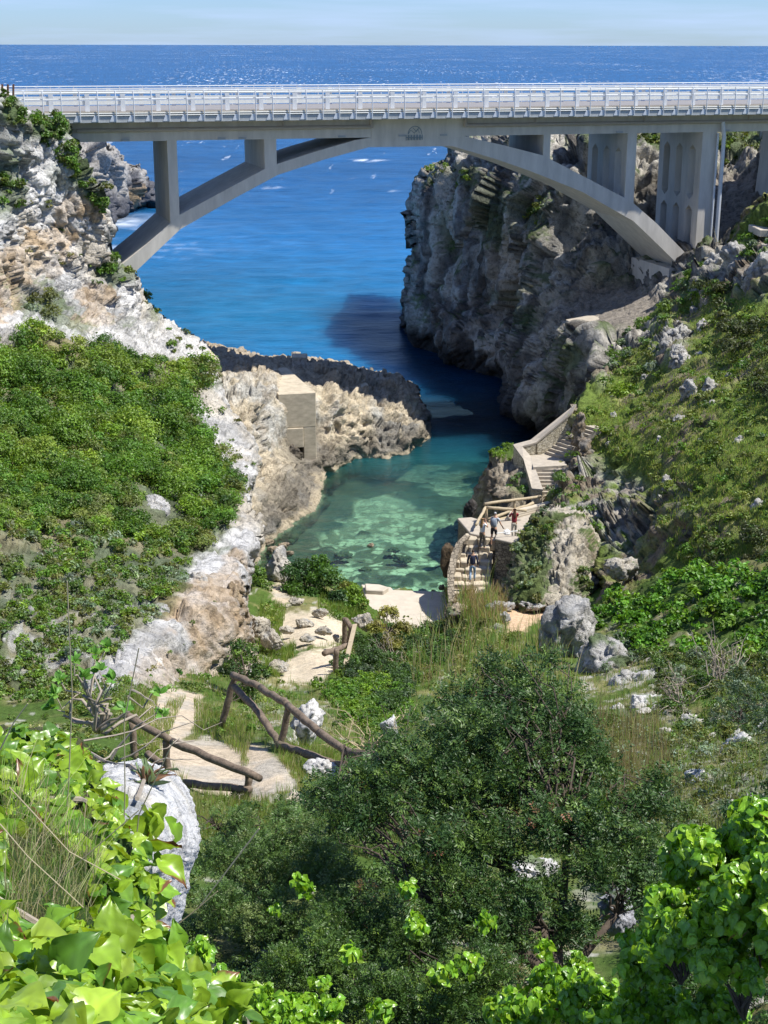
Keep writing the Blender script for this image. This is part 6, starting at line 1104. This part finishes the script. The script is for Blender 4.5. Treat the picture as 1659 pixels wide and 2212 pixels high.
def person(feet, face_deg, H, label, hair, haircol, top, topcol, legs, legcol, pose, skincol=(.50, .30, .20), shorts=False, longhair=False, lean=0.0, stride=.10):
    """face_deg: heading, 0 looks towards +Y (away), 180 towards the viewer"""
    root = empty('person', feet, label, 'person'); k = H / 1.7; M4 = Matrix.Rotation(math.radians(-face_deg), 4, 'Z') @ Matrix.Scale(k, 4)
    sk = flatmat('skin_tone', skincol, .6); lx = .09; ln = lean
    hip = (0, 0, .93); chest = (0, ln * .5, 1.22); neck0 = (0, ln * .85, 1.43); neck = (0, ln * .95, 1.50); head = (0, ln + .01, 1.60); crown_ = (0, ln, 1.69)
    ch = [[(hip, (.145, .105)), ((0, ln * .25, 1.06), (.125, .09)), (chest, (.155, .105)), (neck0, (.085, .07)), (neck, (.05, .05)), (head, (.075, .09)), (crown_, (.06, .07))], [(head, (.075, .09)), ((0, ln + .105, 1.595), (.014, .018))]]
    J = {}
    for s in (-1, 1):
        st = stride * s; knee = (lx * s * 1.05, .02 + st * .6 + .03, .50); ank = (lx * s, st, .09); toe = (lx * s * 1.2, st + .16, .035)
        ch.append([(hip, (.145, .105)), ((lx * s, .0, .86), .088), (knee, .056), ((lx * s, .01 + st * .9, .36), .054), (ank, .036), (toe, (.035, .028))]); J[s] = (knee, ank, toe)
        sh = (.185 * s, ln * .8, 1.40); el, wr = pose[s]; ch.append([(neck0, (.085, .07)), (sh, .052), (el, .039), (wr, .026)])
        w = np.array(wr); d = w - np.array(el); d /= np.linalg.norm(d); side = np.cross(d, [0, 1, .2]); side /= np.linalg.norm(side); pm = w + d * .085
        ch.append([(wr, .026), (tuple(pm), (.036, .016))]); nn = np.cross(side, d)
        for j, (off, fl) in enumerate([(-.03, .062), (-.01, .075), (.01, .070), (.03, .055)]):
            b = pm + side * off + d * .02; ch.append([(tuple(pm), (.036, .016)), (tuple(b), .009), (tuple(b + d * fl * .5 + nn * .012), .008), (tuple(b + d * fl * .85 + nn * .03), .007)])
        tb_ = w + d * .03 - side * .03; ch.append([(wr, .026), (tuple(tb_), .011), (tuple(tb_ + d * .04 - side * .02 + nn * .01), .009), (tuple(tb_ + d * .07 - side * .025 + nn * .015), .008)])
    skin('body', ch, sk, root, M4)
    tm = flatmat('cloth_top', topcol); lm = flatmat('cloth_legs', legcol); g = .022
    tc_ = [[((0, 0, .90), (.165, .125)), ((0, ln * .25, 1.06), (.150, .115)), (chest, (.175, .125)), ((0, ln * .82, 1.415), (.10, .085)), ((0, ln * .9, 1.455), (.07, .065))]]
    for s in (-1, 1):
        sh = (.185 * s, ln * .8, 1.40); el, wr = pose[s]; e2 = tuple(np.array(el) * .55 + np.array(sh) * .45) if top == 'short' else el; c = [((0, ln * .82, 1.415), (.10, .085)), (sh, .068), (e2, .056)]
        if top == 'long': c.append((tuple(np.array(wr) * .92 + np.array(el) * .08), .042))
        tc_.append(c)
    skin('shirt', tc_, tm, root, M4)
    lc = [[((0, 0, .98), (.145, .11)), ((0, 0, .92), (.16, .12))]]
    for s in (-1, 1):
        knee, ank, toe = J[s]; c = [((0, 0, .92), (.16, .12)), ((lx * s, 0, .84), .10), ((lx * s * 1.05, knee[1] * .8, .56), .082 if shorts else .07)]
        if not shorts: c += [(knee, .066), ((lx * s, .01 + stride * s * .9, .36), .062), ((lx * s, stride * s, .12), .056)]
        lc.append(c)
    skin('shorts' if shorts else 'trousers', lc, lm, root, M4)
    for s in (-1, 1):
        _, ank, toe = J[s]; skin('shoe', [[((ank[0], ank[1] - .04, .04), (.045, .04)), ((toe[0], toe[1] + .02, .035), (.042, .032))]], flatmat('shoe_leather', (.10, .09, .085)), root, M4)
    hc = flatmat('hair_tone', haircol, .6); c = [[((0, ln - .035, 1.60), (.085, .082)), ((0, ln - .02, 1.665), (.075, .08)), ((0, ln + .02, 1.70), (.055, .055))]]
    if longhair: c.append([((0, ln - .035, 1.60), (.085, .082)), ((0, ln * .95 - .085, 1.48), (.10, .055)), ((0, ln * .8 - .125, 1.33), (.105, .045)), ((0, ln * .6 - .13, 1.20), (.06, .03))])
    skin('hair', c, hc, root, M4); return root
def arms(ln, kind='down'):
    d = {s: ((.25 * s, ln * .6 - .02, 1.13), (.26 * s, ln * .6 + .06, .90)) for s in (-1, 1)}
    if kind == 'camera': d = {s: ((.23 * s, ln + .16, 1.20), (.07 * s, ln + .26, 1.42)) for s in (-1, 1)}
    if kind == 'face': d[1] = ((.28, .10, 1.24), (.12, .13, 1.52)); d[-1] = ((-.26, .10, 1.22), (-.09, .15, 1.52))
    if kind == 'reach': d = {1: ((.30, ln * .7 + .05, 1.12), (.36, ln * .5 + .22, .92)), -1: ((-.24, ln * .6, 1.12), (-.22, ln * .5 + .15, .90))}
    return d
person(pz(1020, 1257, 2.40), 12, 1.68, 'person in a dark navy hooded top and light blue jeans climbing the rough steps', 1, (.045, .028, .02), 'long', (.035, .04, .075), 'l', (.36, .48, .62), arms(.03), lean=.05, stride=.14)
person(pz(1041, 1187, 3.36), 40, 1.68, 'person in a white top and olive trousers with both hands raised to the face', 1, (.30, .19, .09), 'short', (.78, .78, .80), 'l', (.15, .13, .10), arms(0, 'face'), lean=.02, longhair=True, stride=.07)
man = person(pz(1066, 1178, 3.50), 25, 1.74, 'person leaning forward in a grey shirt and black shorts', 1, (.45, .45, .46), 'short', (.42, .46, .50), 'l', (.03, .03, .035), arms(.16, 'reach'), shorts=True, lean=.16, stride=.12)
person(pz(1110, 1164, 3.86), -10, 1.62, 'person with long brown hair in a dark red top and beige trousers', 1, (.11, .05, .03), 'long', (.30, .035, .05), 'l', (.55, .50, .40), arms(.04, 'camera'), lean=.04, longhair=True, stride=.04)
person(P(1663, 520, 94.5), -60, 1.7, 'person in a white shirt and blue trousers standing on the ledge at the right edge', 1, (.35, .33, .30), 'short', (.75, .76, .80), 'l', (.08, .12, .25), arms(0), lean=.02)
# backpack, bag and handrail
def rotz(p, a): c, s = math.cos(-a), math.sin(-a); return np.array([p[0] * c - p[1] * s, p[0] * s + p[1] * c, p[2]])
fo = np.array(man.location); A_ = math.radians(25); bp = empty('backpack', fo + rotz((0, -.05, 1.0), A_), 'grey backpack worn by the leaning person', 'backpack')
m = MB(); hs = [(.13, 1.06), (.155, 1.12), (.16, 1.26), (.14, 1.38), (.09, 1.44)]; pts = [fo + rotz((0, -.10 + .10 * (z - 1.0), z), A_) * 1.0 for w, z in hs]; m.tube(pts, [w for w, z in hs], 10); m.build('bag', flatmat('pack_cloth', (.16, .19, .23)), bp, True)
m = MB(); [m.tube([fo + rotz((x, -.02, 1.42), A_), fo + rotz((x * 1.1, .10, 1.47), A_), fo + rotz((x * 1.2, .17, 1.34), A_), fo + rotz((x * 1.2, .12, 1.12), A_)], .018, 5) for x in (-.11, .11)]; m.build('strap', flatmat('strap_cloth', (.10, .12, .14)), bp)
m = MB(); m.tube([pz(1073, 1152, 4.5), pz(1124, 1146, 4.55)], .025, 6); tag(m.build('handrail', M_steelw), 'thin white handrail beside the people on the platform', 'handrail')
c = pz(1095, 1150, 4.35); m = MB(); m.tube([c + [0, 0, -.12], c + [0, 0, -.05], c + [0, 0, .08], c + [.02, 0, .17]], [.12, .19, .15, .05], 9); tag(m.build('bag', flatmat('white_cloth', (.8, .8, .78))), 'white bag on the wall behind the leaning person', 'bag')
